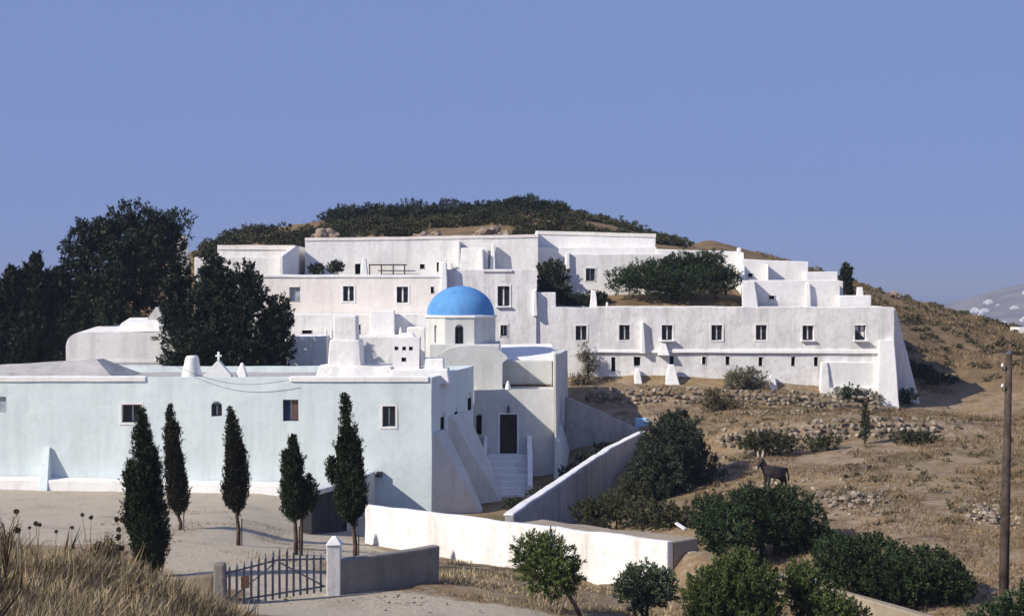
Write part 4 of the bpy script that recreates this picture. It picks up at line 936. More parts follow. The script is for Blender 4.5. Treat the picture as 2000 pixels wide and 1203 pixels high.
# ------------------------------------------------------------------ court cypresses
def court_cypress(px_top, py_top, px_base, py_base, d, py_crown, prof, label, mat='leaf_cypress', side=(), twin=False, n=520):
    X, Zb = fx(px_base, d), fz(py_base, d); h = fz(py_top, d) - fz(py_crown, d)
    gz = ground(X, d); t = empty('cypress_tree', (X, d, gz), label, 'tree', 'young cypresses in the court')
    cb = (X + (fx(px_top, d) - X) * 0.15, d, fz(py_crown, d)); ln = ((fx(px_top, d) - cb[0]) / h, 0)
    trunk(t, [(X, d, gz - .2), (X + .02, d, (gz + cb[2]) / 2), (cb[0], d, cb[2]), (cb[0] + ln[0] * h * .6, d, cb[2] + h * .6)], [0.085, 0.07, 0.06, 0.02], [] if not twin else [([(X + .2, d - .1, gz - .2), (X + .22, d - .1, cb[2] + .4)], [0.06, 0.05])])
    if py_crown < py_base - 10 or True:
        st = MB(); st.tube([(X + .12, d + .05, gz - .1), (X + .12, d + .05, gz + .9)], 0.02, 5); st.build('stake', 'pole_wood', t)
    w = F / d; rm = max(q[1] for q in prof) / w
    auto = tuple((random.uniform(0, .08), 6.283 * k / 8 + random.uniform(-.3, .3), rm * random.uniform(.34, .55), h * random.uniform(.28, .66), rm * random.uniform(.32, .46)) for k in range(8))
    auto += tuple((random.uniform(.35, .6), random.uniform(0, 6.28), rm * random.uniform(.2, .36), h * random.uniform(.16, .28), rm * random.uniform(.2, .3)) for k in range(6))
    cypress_crown(t, cb, h, [(a, r / w * (.66 if a < .5 else .78)) for a, r in prof], ln, n, 22, mat, L=0.085, W=0.03, side=tuple(side) + auto)
court_cypress(276, 798, 296, 1130, 38.8, 1122, [(0, 22), (.07, 40), (.2, 46), (.4, 38), (.6, 30), (.8, 20), (.93, 9), (1, 2)], 'tallest, bushiest cypress reaching the ground beside the dry grass', n=900, side=((.22, 2.7, .55, 1.2, .2), (.45, 2.9, .42, 1.0, .16)))
court_cypress(330, 795, 352, 1034, 52.0, 1008, [(0, 6), (.06, 16), (.2, 25), (.35, 24), (.55, 19), (.75, 13), (.92, 9), (1, 4)], 'slim leaning cypress second from the left, with brownish crown', 'leaf_cypress_brown')
court_cypress(450, 800, 465, 1056, 48.3, 1008, [(0, 6), (.06, 20), (.2, 28), (.4, 24), (.6, 19), (.75, 17), (.88, 9), (1, 3)], 'middle cypress with a forked crown and bare lower trunk', 'leaf_cypress_brown', side=((.25, 0.1, .28, 1.5, .2),))
court_cypress(571, 853, 577, 1076, 45.4, 1018, [(0, 5), (.08, 24), (.22, 32), (.42, 27), (.62, 18), (.8, 12), (.94, 7), (1, 3)], 'short cypress with twin trunks, fourth from the left', side=((.1, 0.0, .52, 1.15, .24),), twin=True)
court_cypress(672, 772, 693, 1082, 44.4, 1028, [(0, 8), (.06, 24), (.2, 38), (.4, 34), (.58, 26), (.72, 17), (.86, 11), (.95, 9), (1, 3)], 'rightmost court cypress with ragged tall crown in front of the gate', n=640, side=((.32, 3.1, .55, .8, .14),))

# ------------------------------------------------------------------ dark trees at left
def dark_cypress(px, py_top, d, prof, label, side=(), n=700, zb=3.0, mat='leaf_dark', lean=0.0):
    side = tuple(side) + tuple((t0, random.uniform(0, 6.28), .8 * d / F * float(np.interp(t0, [q[0] for q in prof], [q[1] for q in prof])), random.uniform(2.2, 3.6), random.uniform(.35, .6)) for t0 in (.3, .4, .5, .58, .66, .72, .78))
    X = fx(px, d); gz = ground(X, d); zt = fz(py_top, d) - 1.0; h = zt - gz - 1.0
    t = empty('cypress_tree', (X, d, gz), label, 'tree', 'dark trees behind the front building')
    trunk(t, [(X, d, gz - .3), (X, d, gz + h * .5), (X, d, zt - .8)], [0.28, 0.18, 0.03])
    w = F / d
    cypress_crown(t, (X, d, gz + 1.0), h, [(a, r / w) for a, r in prof], (lean, 0), n, 20, mat, L=0.26, W=0.10, tl=0.9, side=side)
def knobby_tree(px, py_top, d, prof, label, nb=30):
    X = fx(px, d); gz = ground(X, d); h = fz(py_top, d) - .5 - gz
    t = empty('cypress_tree', (X, d, gz), label, 'tree', 'dark trees behind the front building')
    ts, rs = [q[0] for q in prof], [q[1] * d / F for q in prof]; blobs = []; lm = []
    for k in range(nb):
        a = (k + random.random()) / nb * .86 + .06; r_ = float(np.interp(a, ts, rs)); ang = random.uniform(0, 6.283); q = max(0, r_ - .55) * math.sqrt(random.uniform(.15, 1)); b = random.uniform(.5, .85) * (1.1 - .3 * a)
        blobs.append((X + q * math.cos(ang), d + q * math.sin(ang) * .8, gz + a * h, b, b, b * random.uniform(1.3, 1.8)))
        if k % 4 == 0: lm.append(([(X, d, gz + a * h * .6), (X + q * math.cos(ang), d + q * math.sin(ang) * .8, gz + a * h)], [.09, .03]))
    blobs.append((X, d, gz + h - .6, .5, .5, .8))
    trunk(t, [(X, d, gz - .3), (X, d, gz + h * .5), (X, d, gz + h - 1)], [0.3, 0.2, 0.04], lm)
    blob_crown('crown', blobs, 3.2, 22, .38, .10, .20, .065, .9, 'leaf_dark', t, lean=.6, inner=.25)
dark_cypress(-25, 520, 88, [(0, 30), (.4, 44), (.8, 36), (.95, 18), (1, 5)], 'dark cypress cut by the left edge of the picture')
dark_cypress(40, 520, 88, [(0, 40), (.4, 56), (.75, 46), (.92, 30), (1, 14)], 'blunt dark cypress nearest the left edge', side=((.6, 0.2, 1.0, 4.8, .7),), n=1000)
dark_cypress(88, 512, 89, [(0, 40), (.4, 50), (.75, 42), (.92, 24), (1, 8)], 'dark cypress left of the big pine', side=((.65, 3.0, .8, 4.0, .6),), n=900)
dark_cypress(140, 585, 89, [(0, 46), (.4, 60), (.7, 52), (.9, 30), (1, 8)], 'low dark cypress under the big pine', n=1000)
dark_cypress(205, 570, 89, [(0, 50), (.4, 64), (.7, 58), (.9, 34), (1, 8)], 'broad dark cypress in front of the pine trunk', n=1000, mat='leaf_cypress')
pt_ = empty('pine_tree', (fx(240, 93), 93, ground(fx(240, 93), 93)), 'tall dark pine with uneven crown, highest tree at left', 'tree', 'dark trees behind the front building')
gz = ground(fx(240, 93), 93)
def bl(px, py, d, rx, ry, rz=None): s_ = d / F; return (fx(px, d), d + 0, fz(py, d), rx * s_, (rx * s_ + ry * s_) / 2 if rz is None else rz * s_, ry * s_)
lm = []
for px, py in ((150, 500), (190, 470), (250, 430), (320, 450), (290, 520), (340, 490)):
    e_ = at(px, py, 93); lm.append(([(fx(240, 93), 93, gz + 6 + random.random() * 2), ((fx(240, 93) + e_[0]) / 2, 93 + random.uniform(-1, 1), (gz + 8 + e_[2]) / 2), e_], [0.14, 0.09, 0.03]))
trunk(pt_, [(fx(240, 93), 93, gz - .3), (fx(235, 93), 93, gz + 5), (fx(245, 93), 93, gz + 9), (fx(255, 93), 93, fz(440, 93))], [0.35, 0.28, 0.2, 0.05], lm)
blob_crown('crown', [bl(258, 428, 93, 32, 24), bl(225, 455, 92.2, 42, 28), bl(300, 448, 93.5, 44, 28), bl(338, 445, 93, 26, 20), bl(185, 475, 93, 42, 32), bl(265, 490, 92, 56, 42), bl(148, 490, 93.5, 24, 22), bl(165, 545, 92.5, 40, 46), bl(225, 550, 92, 52, 52), bl(300, 520, 93.5, 44, 44), bl(325, 490, 94, 28, 30), bl(280, 580, 93, 46, 44)],
    2.6, 22, 0.6, 0.17, 0.26, 0.075, 0.5, 'leaf_dark', pt_, lean=.7, inner=.35)
knobby_tree(348, 500, 81.5, [(0, 34), (.5, 40), (.8, 26), (.93, 14), (1, 4)], 'narrow dark cypress between the pine and the broad dark tree', 22)
knobby_tree(415, 484, 80, [(0, 60), (.4, 84), (.7, 66), (.88, 40), (1, 10)], 'broad dark tree rising highest in front of the left terrace house', 46)
knobby_tree(482, 508, 79.8, [(0, 66), (.35, 88), (.65, 70), (.88, 34), (1, 8)], 'dark tree in the middle of the clump left of the roof chimney', 44)
knobby_tree(540, 570, 79.6, [(0, 42), (.4, 46), (.7, 36), (.9, 20), (1, 6)], 'lowest dark tree at the right end of the clump', 30)

# ------------------------------------------------------------------ garden pine and court greenery
gpn = empty('garden_pine', (fx(1318, 98), 98, ground(fx(1318, 98), 98)), 'wide wind-swept green pine in the upper garden above the right wing', 'tree')
gz = ground(fx(1318, 98), 98); lm = []
for px, py in ((1220, 560), (1262, 545), (1340, 520), (1395, 545), (1290, 560), (1420, 560)):
    e_ = at(px, py, 98); lm.append(([(fx(1318, 98), 98, gz + 0.5), ((fx(1318, 98) * 1.2 + e_[0] * .8) / 2, 98, (gz + .6 + e_[2]) / 2), e_], [0.12, 0.08, 0.03]))
trunk(gpn, [(fx(1312, 98), 98, gz - .3), (fx(1318, 98), 98, gz + .7), (fx(1335, 98), 98, gz + 2)], [0.24, 0.19, 0.08], lm)
blob_crown('crown', [bl(1216, 547, 98, 30, 18), bl(1258, 545, 97.6, 44, 28), bl(1300, 545, 97.4, 46, 34), bl(1335, 524, 98, 42, 26), bl(1372, 520, 98, 38, 24), bl(1395, 506, 98.5, 16, 12), bl(1405, 548, 98, 36, 26), bl(1345, 548, 97.2, 56, 26), bl(1425, 545, 98, 16, 16)],
    10.0, 16, 0.30, 0.09, 0.15, 0.045, 0.6, 'leaf_pine', gpn, lean=.6)
def shrub(name, label, blobs, mat, per=12, m=14, tl=.25, sp=.06, L=.12, W=.05, up=.6, group=None, stems=3, cat='shrub', lean=.6, inner=.35):
    if blobs[0][1] < 60: blobs = [(*b_[:3], b_[3] * .88, b_[4] * .88, b_[5] * .86) for b_ in blobs]
    L *= .72; W *= .75; m = int(m * 1.6); lumpy = .28
    if 'lentisk' in name or 'oleander' in name or 'corner' in name: per *= 1.9; tl *= .62; lumpy = .14; L *= .85; W *= .9
    b0 = blobs[0]; zz = ground(b0[0], b0[1]); t = empty(name, (b0[0], b0[1], zz), label, cat, group)
    mb = MB()
    for k in range(stems):
        b_ = blobs[k % len(blobs)]; a = random.uniform(0, 6.28)
        mb.tube([(b0[0] + .1 * math.cos(a), b0[1] + .1 * math.sin(a), zz - .15), ((b0[0] + b_[0]) / 2 + random.uniform(-.1, .1), b_[1], (zz + b_[2]) / 2), (b_[0] + random.uniform(-.2, .2) * b_[3], b_[1], b_[2] + b_[5] * .4)], [0.06, 0.04, 0.015], 6)
    mb.build('stem', 'bark', t, smooth=True)
    blob_crown('crown', blobs, per, m, tl, sp, L, W, up, mat, t, lean, inner, 1.6, lumpy)
    return t
shrub('trellis_shade_bush', 'dark leafy bush standing in for the shaded area under a trellis left of the garden house', [bl(1080, 545, 100, 26, 36), bl(1072, 575, 99, 24, 22), bl(1095, 580, 98.6, 20, 18)], 'leaf_ivy', 8, 14, .3, .1, .2, .1)  # foliage stands in for the dark area beneath a trellis
shrub('roof_shrub', 'green potted shrub on the terrace, right of the pair', [bl(655, 524, 96, 14, 10)], 'leaf_olive', 30, 14, .2, .06, .12, .05, 1.0, 'potted shrubs on the rear terrace')
shrub('roof_shrub', 'green potted shrub on the terrace, left of the pair', [bl(617, 528, 96, 13, 9)], 'leaf_olive', 30, 14, .2, .06, .12, .05, 1.0, 'potted shrubs on the rear terrace')
for o in [o for o in C.objects if o.name.startswith('roof_shrub')]: pass
shrub('garden_shrub', 'low dark shrubs in the garden bed behind the wing parapet', [bl(1128, 588, 96.9, 34, 10), bl(1165, 586, 97.5, 22, 14)], 'leaf_dark', 20, 12, .2, .06, .14, .05)

# ------------------------------------------------------------------ bushes of the lower slope
ol = shrub('olive_tree', 'grey-green olive tree beside the ramp wall', [bl(1310, 880, 66, 58, 56), bl(1280, 930, 65, 50, 48), bl(1345, 925, 66.5, 50, 50), bl(1320, 845, 67, 40, 34), bl(1255, 965, 64.5, 36, 34), bl(1340, 970, 66, 44, 34), bl(1300, 975, 65, 50, 36)], 'leaf_olive', 12, 18, .36, .10, .17, .055, .5, None, 5, 'tree', .75)
shrub('shade_shrub', 'low shrubs growing in shade along the foot of the ramp wall', [bl(1205, 995, 59, 44, 26), bl(1160, 1003, 56, 44, 22), bl(1270, 1005, 58, 50, 26), bl(1320, 1015, 57, 40, 24), bl(1230, 965, 63, 36, 22)], 'leaf_scrub', 14, 14, .3, .08, .14, .05)
shrub('lentisk_bush', 'large dark green bush behind the end of the court wall', [bl(1490, 1020, 49, 84, 62), bl(1415, 1040, 48, 66, 56), bl(1560, 1035, 49.5, 66, 56), bl(1480, 990, 49.5, 70, 40), bl(1590, 1060, 49, 42, 40), bl(1390, 1000, 49, 40, 34), bl(1540, 985, 50, 50, 34)], 'leaf_bush', 9, 18, .38, .07, .13, .05, .9)
shrub('lentisk_bush', 'wide rounded dark bush behind the kerb wall near the pole', [bl(1700, 1100, 42.5, 90, 52), bl(1640, 1090, 42.2, 56, 48), bl(1800, 1125, 42, 84, 58), bl(1860, 1150, 41.6, 46, 42), bl(1740, 1135, 41.6, 100, 46), bl(1640, 1125, 41.9, 46, 30)], 'leaf_bush', 12, 18, .33, .06, .12, .045, 1.1)
shrub('oleander_bush', 'big upright green bush at the bottom edge, right of the round one', [bl(1430, 1150, 36.3, 78, 62), bl(1380, 1170, 36, 52, 56), bl(1490, 1165, 36.5, 48, 62), bl(1430, 1210, 36, 100, 46), bl(1445, 1110, 36.6, 46, 32)], 'leaf_young_pine', 16, 18, .3, .05, .12, .035, 1.6, lean=.4)
shrub('oleander_bush', 'yellow-green feathery bush at the bottom edge beside the kerb wall', [bl(1580, 1170, 37.2, 38, 60), bl(1625, 1195, 36.8, 50, 40), bl(1560, 1140, 37.4, 26, 44), bl(1660, 1210, 37, 40, 30)], 'leaf_young_pine', 16, 18, .3, .05, .12, .035, 1.6, lean=.4)
shrub('round_bush', 'small round pale green bush on a thin stem by the wall end', [bl(1262, 1146, 38, 52, 46), bl(1240, 1155, 37.8, 34, 34), bl(1290, 1150, 38.2, 30, 36)], 'leaf_oleander', 26, 16, .2, .05, .11, .034, .7, stems=2, lean=.45, inner=.2)
shrub('corner_bush', 'dark bush at the foot of the utility pole', [bl(1975, 1195, 36.5, 40, 30), bl(1925, 1210, 36.2, 34, 20), bl(2020, 1180, 37, 40, 40)], 'leaf_bush', 14, 16, .3, .06, .12, .045, 1.0)
sp_ = empty('young_pine', (fx(1138, 35.5), 35.5, ground(fx(1138, 35.5), 35.5)), 'small leaning pine sapling in front of the white court wall', 'tree')
gz = ground(fx(1138, 35.5), 35.5)
trunk(sp_, [(fx(1142, 35.5), 35.5, gz - .2), (fx(1125, 35.5), 35.5, fz(1185, 35.5)), (fx(1098, 35.7), 35.7, fz(1140, 35.7)), (fx(1060, 35.8), 35.8, fz(1085, 35.8))], [0.06, 0.05, 0.04, 0.015],
      [([(fx(1098, 35.7), 35.7, fz(1140, 35.7)), (fx(1115, 35.6), 35.6, fz(1100, 35.6))], [.03, .01]), ([(fx(1080, 35.7), 35.7, fz(1120, 35.7)), (fx(1035, 35.6), 35.6, fz(1090, 35.6))], [.03, .01])])
blob_crown('crown', [bl(1050, 1090, 35.8, 34, 32), bl(1075, 1125, 35.6, 46, 34), bl(1035, 1070, 35.9, 22, 18), bl(1075, 1082, 36, 32, 26), bl(1108, 1118, 35.7, 24, 24)], 30, 18, .22, .045, .12, .022, .5, 'leaf_young_pine', sp_, lean=.4, inner=.3)

shrub('path_weeds', 'dark weeds in the sunken path behind the ramp wall', [bl(1118, 925, 75.5, 22, 12), bl(1150, 900, 77.5, 24, 10), bl(1085, 955, 72, 24, 9), bl(1180, 878, 79, 16, 9)], 'leaf_dark', 20, 12, .2, .06, .14, .05)
shrub('path_weeds', 'low dark weeds at the foot of the church steps', [bl(1010, 985, 68, 26, 8), bl(1050, 968, 70, 22, 8)], 'leaf_ivy', 20, 12, .15, .06, .12, .05)
shrub('shade_fill_brush', 'dark brush added to deepen the shade in the hollow right of the end buttress', [bl(1800, 735, 99, 24, 18), bl(1840, 750, 99, 26, 14), bl(1772, 775, 92, 12, 12)], 'leaf_dark', 9, 14, .3, .1, .2, .08)  # scrub added to darken the cast shadow on the pale soil
shrub('dry_shrub', 'brown withered shrub left of the tallest cypress', [bl(205, 1092, 25, 22, 30), bl(188, 1102, 24.6, 20, 20), bl(222, 1105, 25.2, 16, 22)], 'leaf_scrub_dry', 60, 10, .2, .03, .08, .025, 1.2)
q = MB(); a_ = Vector(at(1318, 1020, 46.5)); b_ = Vector(at(1336, 1032, 46.2)); q.hexa([a_ + Vector((0, 0, -.05)), b_ + Vector((0, 0, -.05)), b_ + Vector((.1, .12, -.05)), a_ + Vector((.1, .12, -.05))], [a_, b_, b_ + Vector((.1, .12, 0)), a_ + Vector((.1, .12, 0))], None, True)
pk = q.build('plank', 'white_clean'); pk['kind'] = 'thing'; tag(pk, 'short white plank lying in the shrubs behind the court wall', 'plank')
q = MB(); q.lathe(at(1588, 1136, 41.75), [(0.16, -.05), (0.22, .02), (0.19, .12), (0.08, .17)], 12, 0, 1.2, .8); tag(q.build('plastic_sack', 'pale_blue', None, 0.05, 5.0, smooth=True), 'crumpled pale blue sack on the kerb wall', 'sack')
# terrace shrubs and small trees
shrub('dry_bush', 'dry grey-green bush against the wing wall under the fourth slit', [bl(1455, 742, 91, 34, 18), bl(1440, 748, 90.6, 22, 14)], 'leaf_greybush', 12, 16, .3, .08, .16, .05)
shrub('dry_bush', 'pale grey bush at the foot of the right pier', [bl(1690, 782, 90, 28, 14), bl(1645, 778, 90.2, 24, 14)], 'leaf_greybush', 12, 14, .3, .08, .16, .05)
shrub('dry_bush', 'small dark bush beside the low white buttress', [bl(1662, 776, 89.5, 16, 18)], 'leaf_olive', 14, 14, .3, .08, .16, .05)
shrub('dry_vine', 'withered vine climbing the left end of the wing wall', [bl(1150, 715, 91.2, 14, 30, 6), bl(1140, 690, 91.5, 8, 16, 5), bl(1135, 745, 90.8, 26, 12, 10)], 'leaf_greybush', 14, 10, .3, .12, .16, .05, inner=.6)
shrub('terrace_shrub', 'low grey-green shrub row along the lower terrace wall', [bl(1475, 866, 70.6, 30, 14), bl(1535, 872, 70.4, 26, 11), bl(1505, 864, 71, 28, 12), bl(1605, 868, 71, 34, 8)], 'leaf_scrub', 12, 14, .28, .08, .15, .05)
shrub('terrace_shrub', 'reddish-brown dry shrub on the upper stony terrace', [bl(1395, 785, 84, 24, 20), bl(1425, 795, 83.5, 20, 12)], 'leaf_scrub_dry', 12, 14, .3, .1, .16, .05)
shrub('terrace_shrub', 'dark shrub in the hollow at the right end of the terrace', [bl(1780, 858, 72, 30, 10), bl(1812, 862, 72, 18, 9)], 'leaf_ivy', 12, 14, .28, .08, .15, .05)
shrub('terrace_shrub', 'low green shrub below the middle of the stony bank', [bl(1462, 818, 80, 14, 7)], 'leaf_scrub', 20, 12, .2, .08, .15, .05)
sc_ = empty('slender_cypress', (fx(1688, 72), 72, ground(fx(1688, 72), 72)), 'slender little cypress standing alone on the terrace', 'tree'); gz = ground(fx(1688, 72), 72)
trunk(sc_, [(fx(1690, 72), 72, gz - .2), (fx(1688, 72), 72, gz + .6)], [.05, .03]); cypress_crown(sc_, (fx(1690, 72), 72, gz + .1), fz(790, 72) - gz, [(0, .12), (.3, .2), (.7, .16), (1, .04)], (-.02, 0), 120, 14, 'leaf_cypress', tl=.25)
dd = 112; hc = empty('hill_cypress', (fx(1655, dd), dd, ground(fx(1655, dd), dd)), 'small dark cypress on the hill crest above the stepped house', 'tree'); gz = ground(fx(1655, dd), dd)
trunk(hc, [(fx(1655, dd), dd, gz - .2), (fx(1655, dd), dd, gz + 1)], [.08, .04]); cypress_crown(hc, (fx(1655, dd), dd, gz), fz(518, dd) - gz, [(0, .35), (.4, .5), (.75, .35), (1, .08)], (-.06, 0), 200, 14, 'leaf_dark', L=.25, W=.1, tl=.5)

# hillside scrub (a mass nobody could count)
def scrub(name, label, region, n, size, mat, L, m, seed, dens=None):
    r_ = np.random.default_rng(seed); out = []
    k = 0; tries = 0
    while k < n and tries < n * 20:
        tries += 1
        px, d = r_.uniform(region[0], region[1]), r_.uniform(region[2], region[3])
        X = fx(px, d)
        if dens is not None and not dens(px, d, X, r_): continue
        z = ground(X, d); s_ = r_.uniform(*size); k += 1
        nt_ = int(10 + 14 * s_ * s_); u = unit(nt_); u[:, 2] = np.abs(u[:, 2])
        b_ = np.array([X, d, z - .1]) + u * np.array([s_, s_, s_ * r_.uniform(.6, 1.0)])
        out.append(tufts(b_, u + np.array([0, 0, .6]), s_ * .35, m, .12 * s_, L, L * .4, .8))
    P_, D_, Ls, Ws = [np.concatenate(q) for q in zip(*out)]
    return tag(link(name, leaf_mesh(name, P_, D_, Ls, Ws, mat)), label, kind='stuff')
def ridge_density(px, d, X, r_):
    v = noise.noise(Vector((X * .16, d * .16, 4.2)))
    if 815 < px < 1010 and d < 124 + 5 * v: return False
    if 1140 < px < 1330: return v > -0.1 and r_.random() < .7
    if 560 < px < 650 : return v > 0.12
    return v > -0.12
scrub('hill_scrub', 'dark green scrub covering the hilltop behind the monastery', (400, 1140, 113, 143), 620, (.3, 1.05), 'leaf_scrub', .22, 18, 5, ridge_density)
scrub('crest_scrub', 'dense dark green scrub along the hill crest', (640, 1090, 134, 143), 150, (.4, 1.5), 'leaf_dark', .22, 20, 6)
scrub('slope_scrub', 'grey-green scrub thinning down the hill to the right', (1080, 1345, 120, 143), 130, (.25, .75), 'leaf_scrub', .22, 12, 8, ridge_density)
scrub('right_hill_scrub', 'low mottled scrub over the right hillside', (1640, 2120, 104, 150), 70, (.2, .45), 'leaf_scrub', .20, 10, 9, lambda px, d, X, r_: noise.noise(Vector((X * .1, d * .1, 9))) > -0.05 and X > 27.5)
scrub('dry_hill_scrub', 'straw-coloured dry brush over the right hillside', (1560, 2120, 98, 150), 320, (.15, .4), 'leaf_scrub_dry', .22, 8, 10, lambda px, d, X, r_: X > 28)
scrub('slope_brush', 'small dry brush scattered over the lower slope', (1380, 2080, 50, 90), 210, (.10, .32), 'leaf_scrub_dry', .14, 7, 12, lambda px, d, X, r_: X > 9)

# ------------------------------------------------------------------ dry grass
def grass(name, label, pts, h, w, mat, lean=.35):
    n = len(pts); D_ = np.stack([rng.normal(size=n) * lean + .08, rng.normal(size=n) * lean, np.ones(n)], 1)
    return tag(link(name, leaf_mesh(name, pts, D_, h, w, mat)), label, kind='stuff')
def scatter(n, reg, keep):
    out = []
    for _ in range(n):
        x, y = rng.uniform(reg[0], reg[1]), rng.uniform(reg[2], reg[3])
        if keep(x, y): out.append((x, y, ground(x, y) - .03))
    return np.array(out)
def fg(x, y):
    lim = -8.6 + (34.0 - y) * 0.0
    edge = np.interp(y, [11, 16, 20, 24, 28, 31, 33.5], [-2.4, -3.0, -3.6, -4.5, -5.2, -6.2, -7.4]) + noise.noise(Vector((x, y, 1))) * .6
    return x < edge and noise.noise(Vector((x * .6, y * .6, 3))) > -.35 and (y < 26 or rng.random() < .6)
pts = scatter(130000, (-14, -2, 13, 33.5), fg)
hh = np.array([0.24 + 0.22 * (noise.noise(Vector((p[0] * .5, p[1] * .5, 8))) + .5) for p in pts]) * rng.uniform(.5, 1.35, len(pts))
grass('dry_grass', 'tall straw-coloured dry grass in the lower left foreground', pts, hh, 0.011, 'straw', .55)
pts = scatter(9000, (-16, -2, 13, 33.5), lambda x, y: fg(x, y) and noise.noise(Vector((x * .4, y * .4, 13))) > .1)
grass('brown_grass', 'brown seeding weeds among the dry grass', pts, rng.uniform(.3, .75, len(pts)), 0.035, 'straw_red')
def mid(x, y):
    return (not bool(in_poly(np.array([x]), np.array([y]), COURT)[0])) and noise.noise(Vector((x * .5, y * .5, 21))) > 0.02 - .1 * (x > -1)
pts = scatter(26000, (-2.2, 7, 33, 50), lambda x, y: mid(x, y) and y < 55 - 1.25 * (x + 6.0))
grass('slope_grass', 'short dry grass on the brown slope before the white court wall', pts, rng.uniform(.08, .26, len(pts)), 0.02, 'straw', .6)
pts = scatter(70000, (8, 34, 38, 90), lambda x, y: noise.noise(Vector((x * .3, y * .3, 31))) > -.02)
grass('terrace_grass', 'thin dry grass tufts over the stony terraces', pts, rng.uniform(.10, .32, len(pts)), 0.03, 'straw_red', .6)
pts = scatter(22000, (-16, -4, 38, 60), lambda x, y: noise.noise(Vector((x * .45, y * .45, 41))) > .12)
grass('court_grass', 'sparse dry grass along the court edge under the cypresses', pts, rng.uniform(.04, .14, len(pts)), 0.02, 'straw', .7)
pts = scatter(30000, (24, 56, 96, 140), lambda x, y: noise.noise(Vector((x * .2, y * .2, 51))) > -.15)
grass('hill_grass', 'dry brown grass on the right hillside', pts, rng.uniform(.15, .45, len(pts)), 0.06, 'straw_red', .6)

# thistles standing out of the dry grass
def thistle(px, py, d, label, r=0.045):
    X, z = fx(px, d), fz(py, d); gz = ground(X, d); t = empty('thistle', (X, d, gz), label, 'thistle', 'dry thistles in the foreground grass')
    b = (X + random.uniform(-.12, .12), d + random.uniform(-.1, .1), gz - .05)
    q = MB(); q.tube([b, ((X + b[0]) / 2 + .03, d, (z + gz) / 2), (X, d, z)], [.007, .006, .004], 5); q.build('stem', 'straw', t)
    n = 70; u = unit(n); link('seed_head', leaf_mesh('seed_head', np.array([X, d, z]) + u * r * .25, u, r * rng.uniform(.8, 1.3, n), r * .55, 'thistle'), t)
for k, (px, py, d, r, lab) in enumerate([(32, 999, 20, .06, 'largest dry thistle head beside the bare shrub at the left edge'), (35, 1035, 19, .06, 'dry thistle just under the largest head at the left edge'), (58, 1030, 20, .035, 'small thistle right of the left-edge pair'), (70, 1022, 20.4, .05, 'left head of the close pair of thistles'), (77, 1024, 20.3, .045, 'right head of the close pair of thistles'),
     (110, 1038, 20, .04, 'single thistle halfway between the left edge and the cypress'), (141, 1030, 20, .04, 'thistle below the tall pair near the cypress'), (161, 1005, 21, .045, 'left of the two tallest thistles in front of the court'), (178, 1010, 21, .05, 'right of the two tallest thistles in front of the court'),
     (228, 1014, 21, .06, 'reddish thistle head close to the tall cypress, left one'), (240, 1015, 21, .07, 'reddish thistle head touching the tall cypress'), (232, 1034, 20.5, .055, 'thistle under the reddish heads by the cypress'), (231, 1048, 20.2, .065, 'second thistle down in the column by the cypress'), (237, 1070, 20, .06, 'lowest thistle in the column by the cypress'), (143, 1068, 19.6, .04, 'low thistle deep in the grass')]):
    thistle(px, py, d, lab, r * .62)
# bare shrub at the left edge
bs = empty('bare_shrub', (fx(12, 20), 20, ground(fx(12, 20), 20)), 'leafless twiggy shrub at the left edge above the dry grass', 'shrub')
q = MB(); gz = ground(fx(12, 20), 20); X = fx(12, 20)
for k in range(16):
    a = random.uniform(0, 6.28); s_ = random.uniform(.1, .3); p1 = Vector((X, 20, gz + .1)); p2 = p1 + Vector((math.cos(a) * s_ * .4, math.sin(a) * s_ * .4, random.uniform(.35, .6))); p3 = p2 + Vector((math.cos(a + .6) * s_ * .7, math.sin(a + .6) * s_ * .5, random.uniform(.12, .32)))
    q.tube([p1, p2, p3], [.009, .006, .003], 4)
    for j in range(3):
        b_ = p2.lerp(p3, random.random()); q.tube([b_, b_ + Vector((random.uniform(-.12, .12), random.uniform(-.1, .1), random.uniform(.02, .12)))], [.004, .002], 4)
q.build('twigs', 'thistle', bs)

# ------------------------------------------------------------------ stones
import bmesh
m = MAT['grey_stone']; nt = m.node_tree; b = nt.nodes['Principled BSDF']
oi = nt.nodes.new('ShaderNodeObjectInfo'); src = b.inputs['Base Color'].links[0].from_socket
nt.links.new(mixc(nt, 1.0, src, ramp(nt, oi.outputs['Random'], [(0.0, (0.45, 0.42, 0.38)), (0.6, (0.95, 0.89, 0.82)), (1.0, (1.5, 1.42, 1.3))]), 'MULTIPLY'), b.inputs['Base Color'])
STONES = []
for k in range(6):
    bm = bmesh.new(); bmesh.ops.create_icosphere(bm, subdivisions=1, radius=0.5)
    for v in bm.verts:
        v.co *= 1 + 0.35 * noise.noise(v.co * 2.3 + Vector((k * 7.1, 0, 0))); v.co = Vector((max(-.42, min(.42, v.co.x)), max(-.4, min(.4, v.co.y)), max(-.36, min(.36, v.co.z))))
    sm = bpy.data.meshes.new('stone'); bm.to_mesh(sm); bm.free(); sm.materials.append(MAT['grey_stone']); STONES.append(sm)
def stone(parent, x, y, z, sx, sy, sz, rz=None):
    o = bpy.data.objects.new('stone', random.choice(STONES)); C.objects.link(o); o.parent = parent
    w = world_loc(parent); o.location = (x - w.x, y - w.y, z - w.z); o.scale = (sx, sy, sz); o.rotation_euler = (random.uniform(-.25, .25), random.uniform(-.25, .25), random.uniform(0, 6.28) if rz is None else rz)
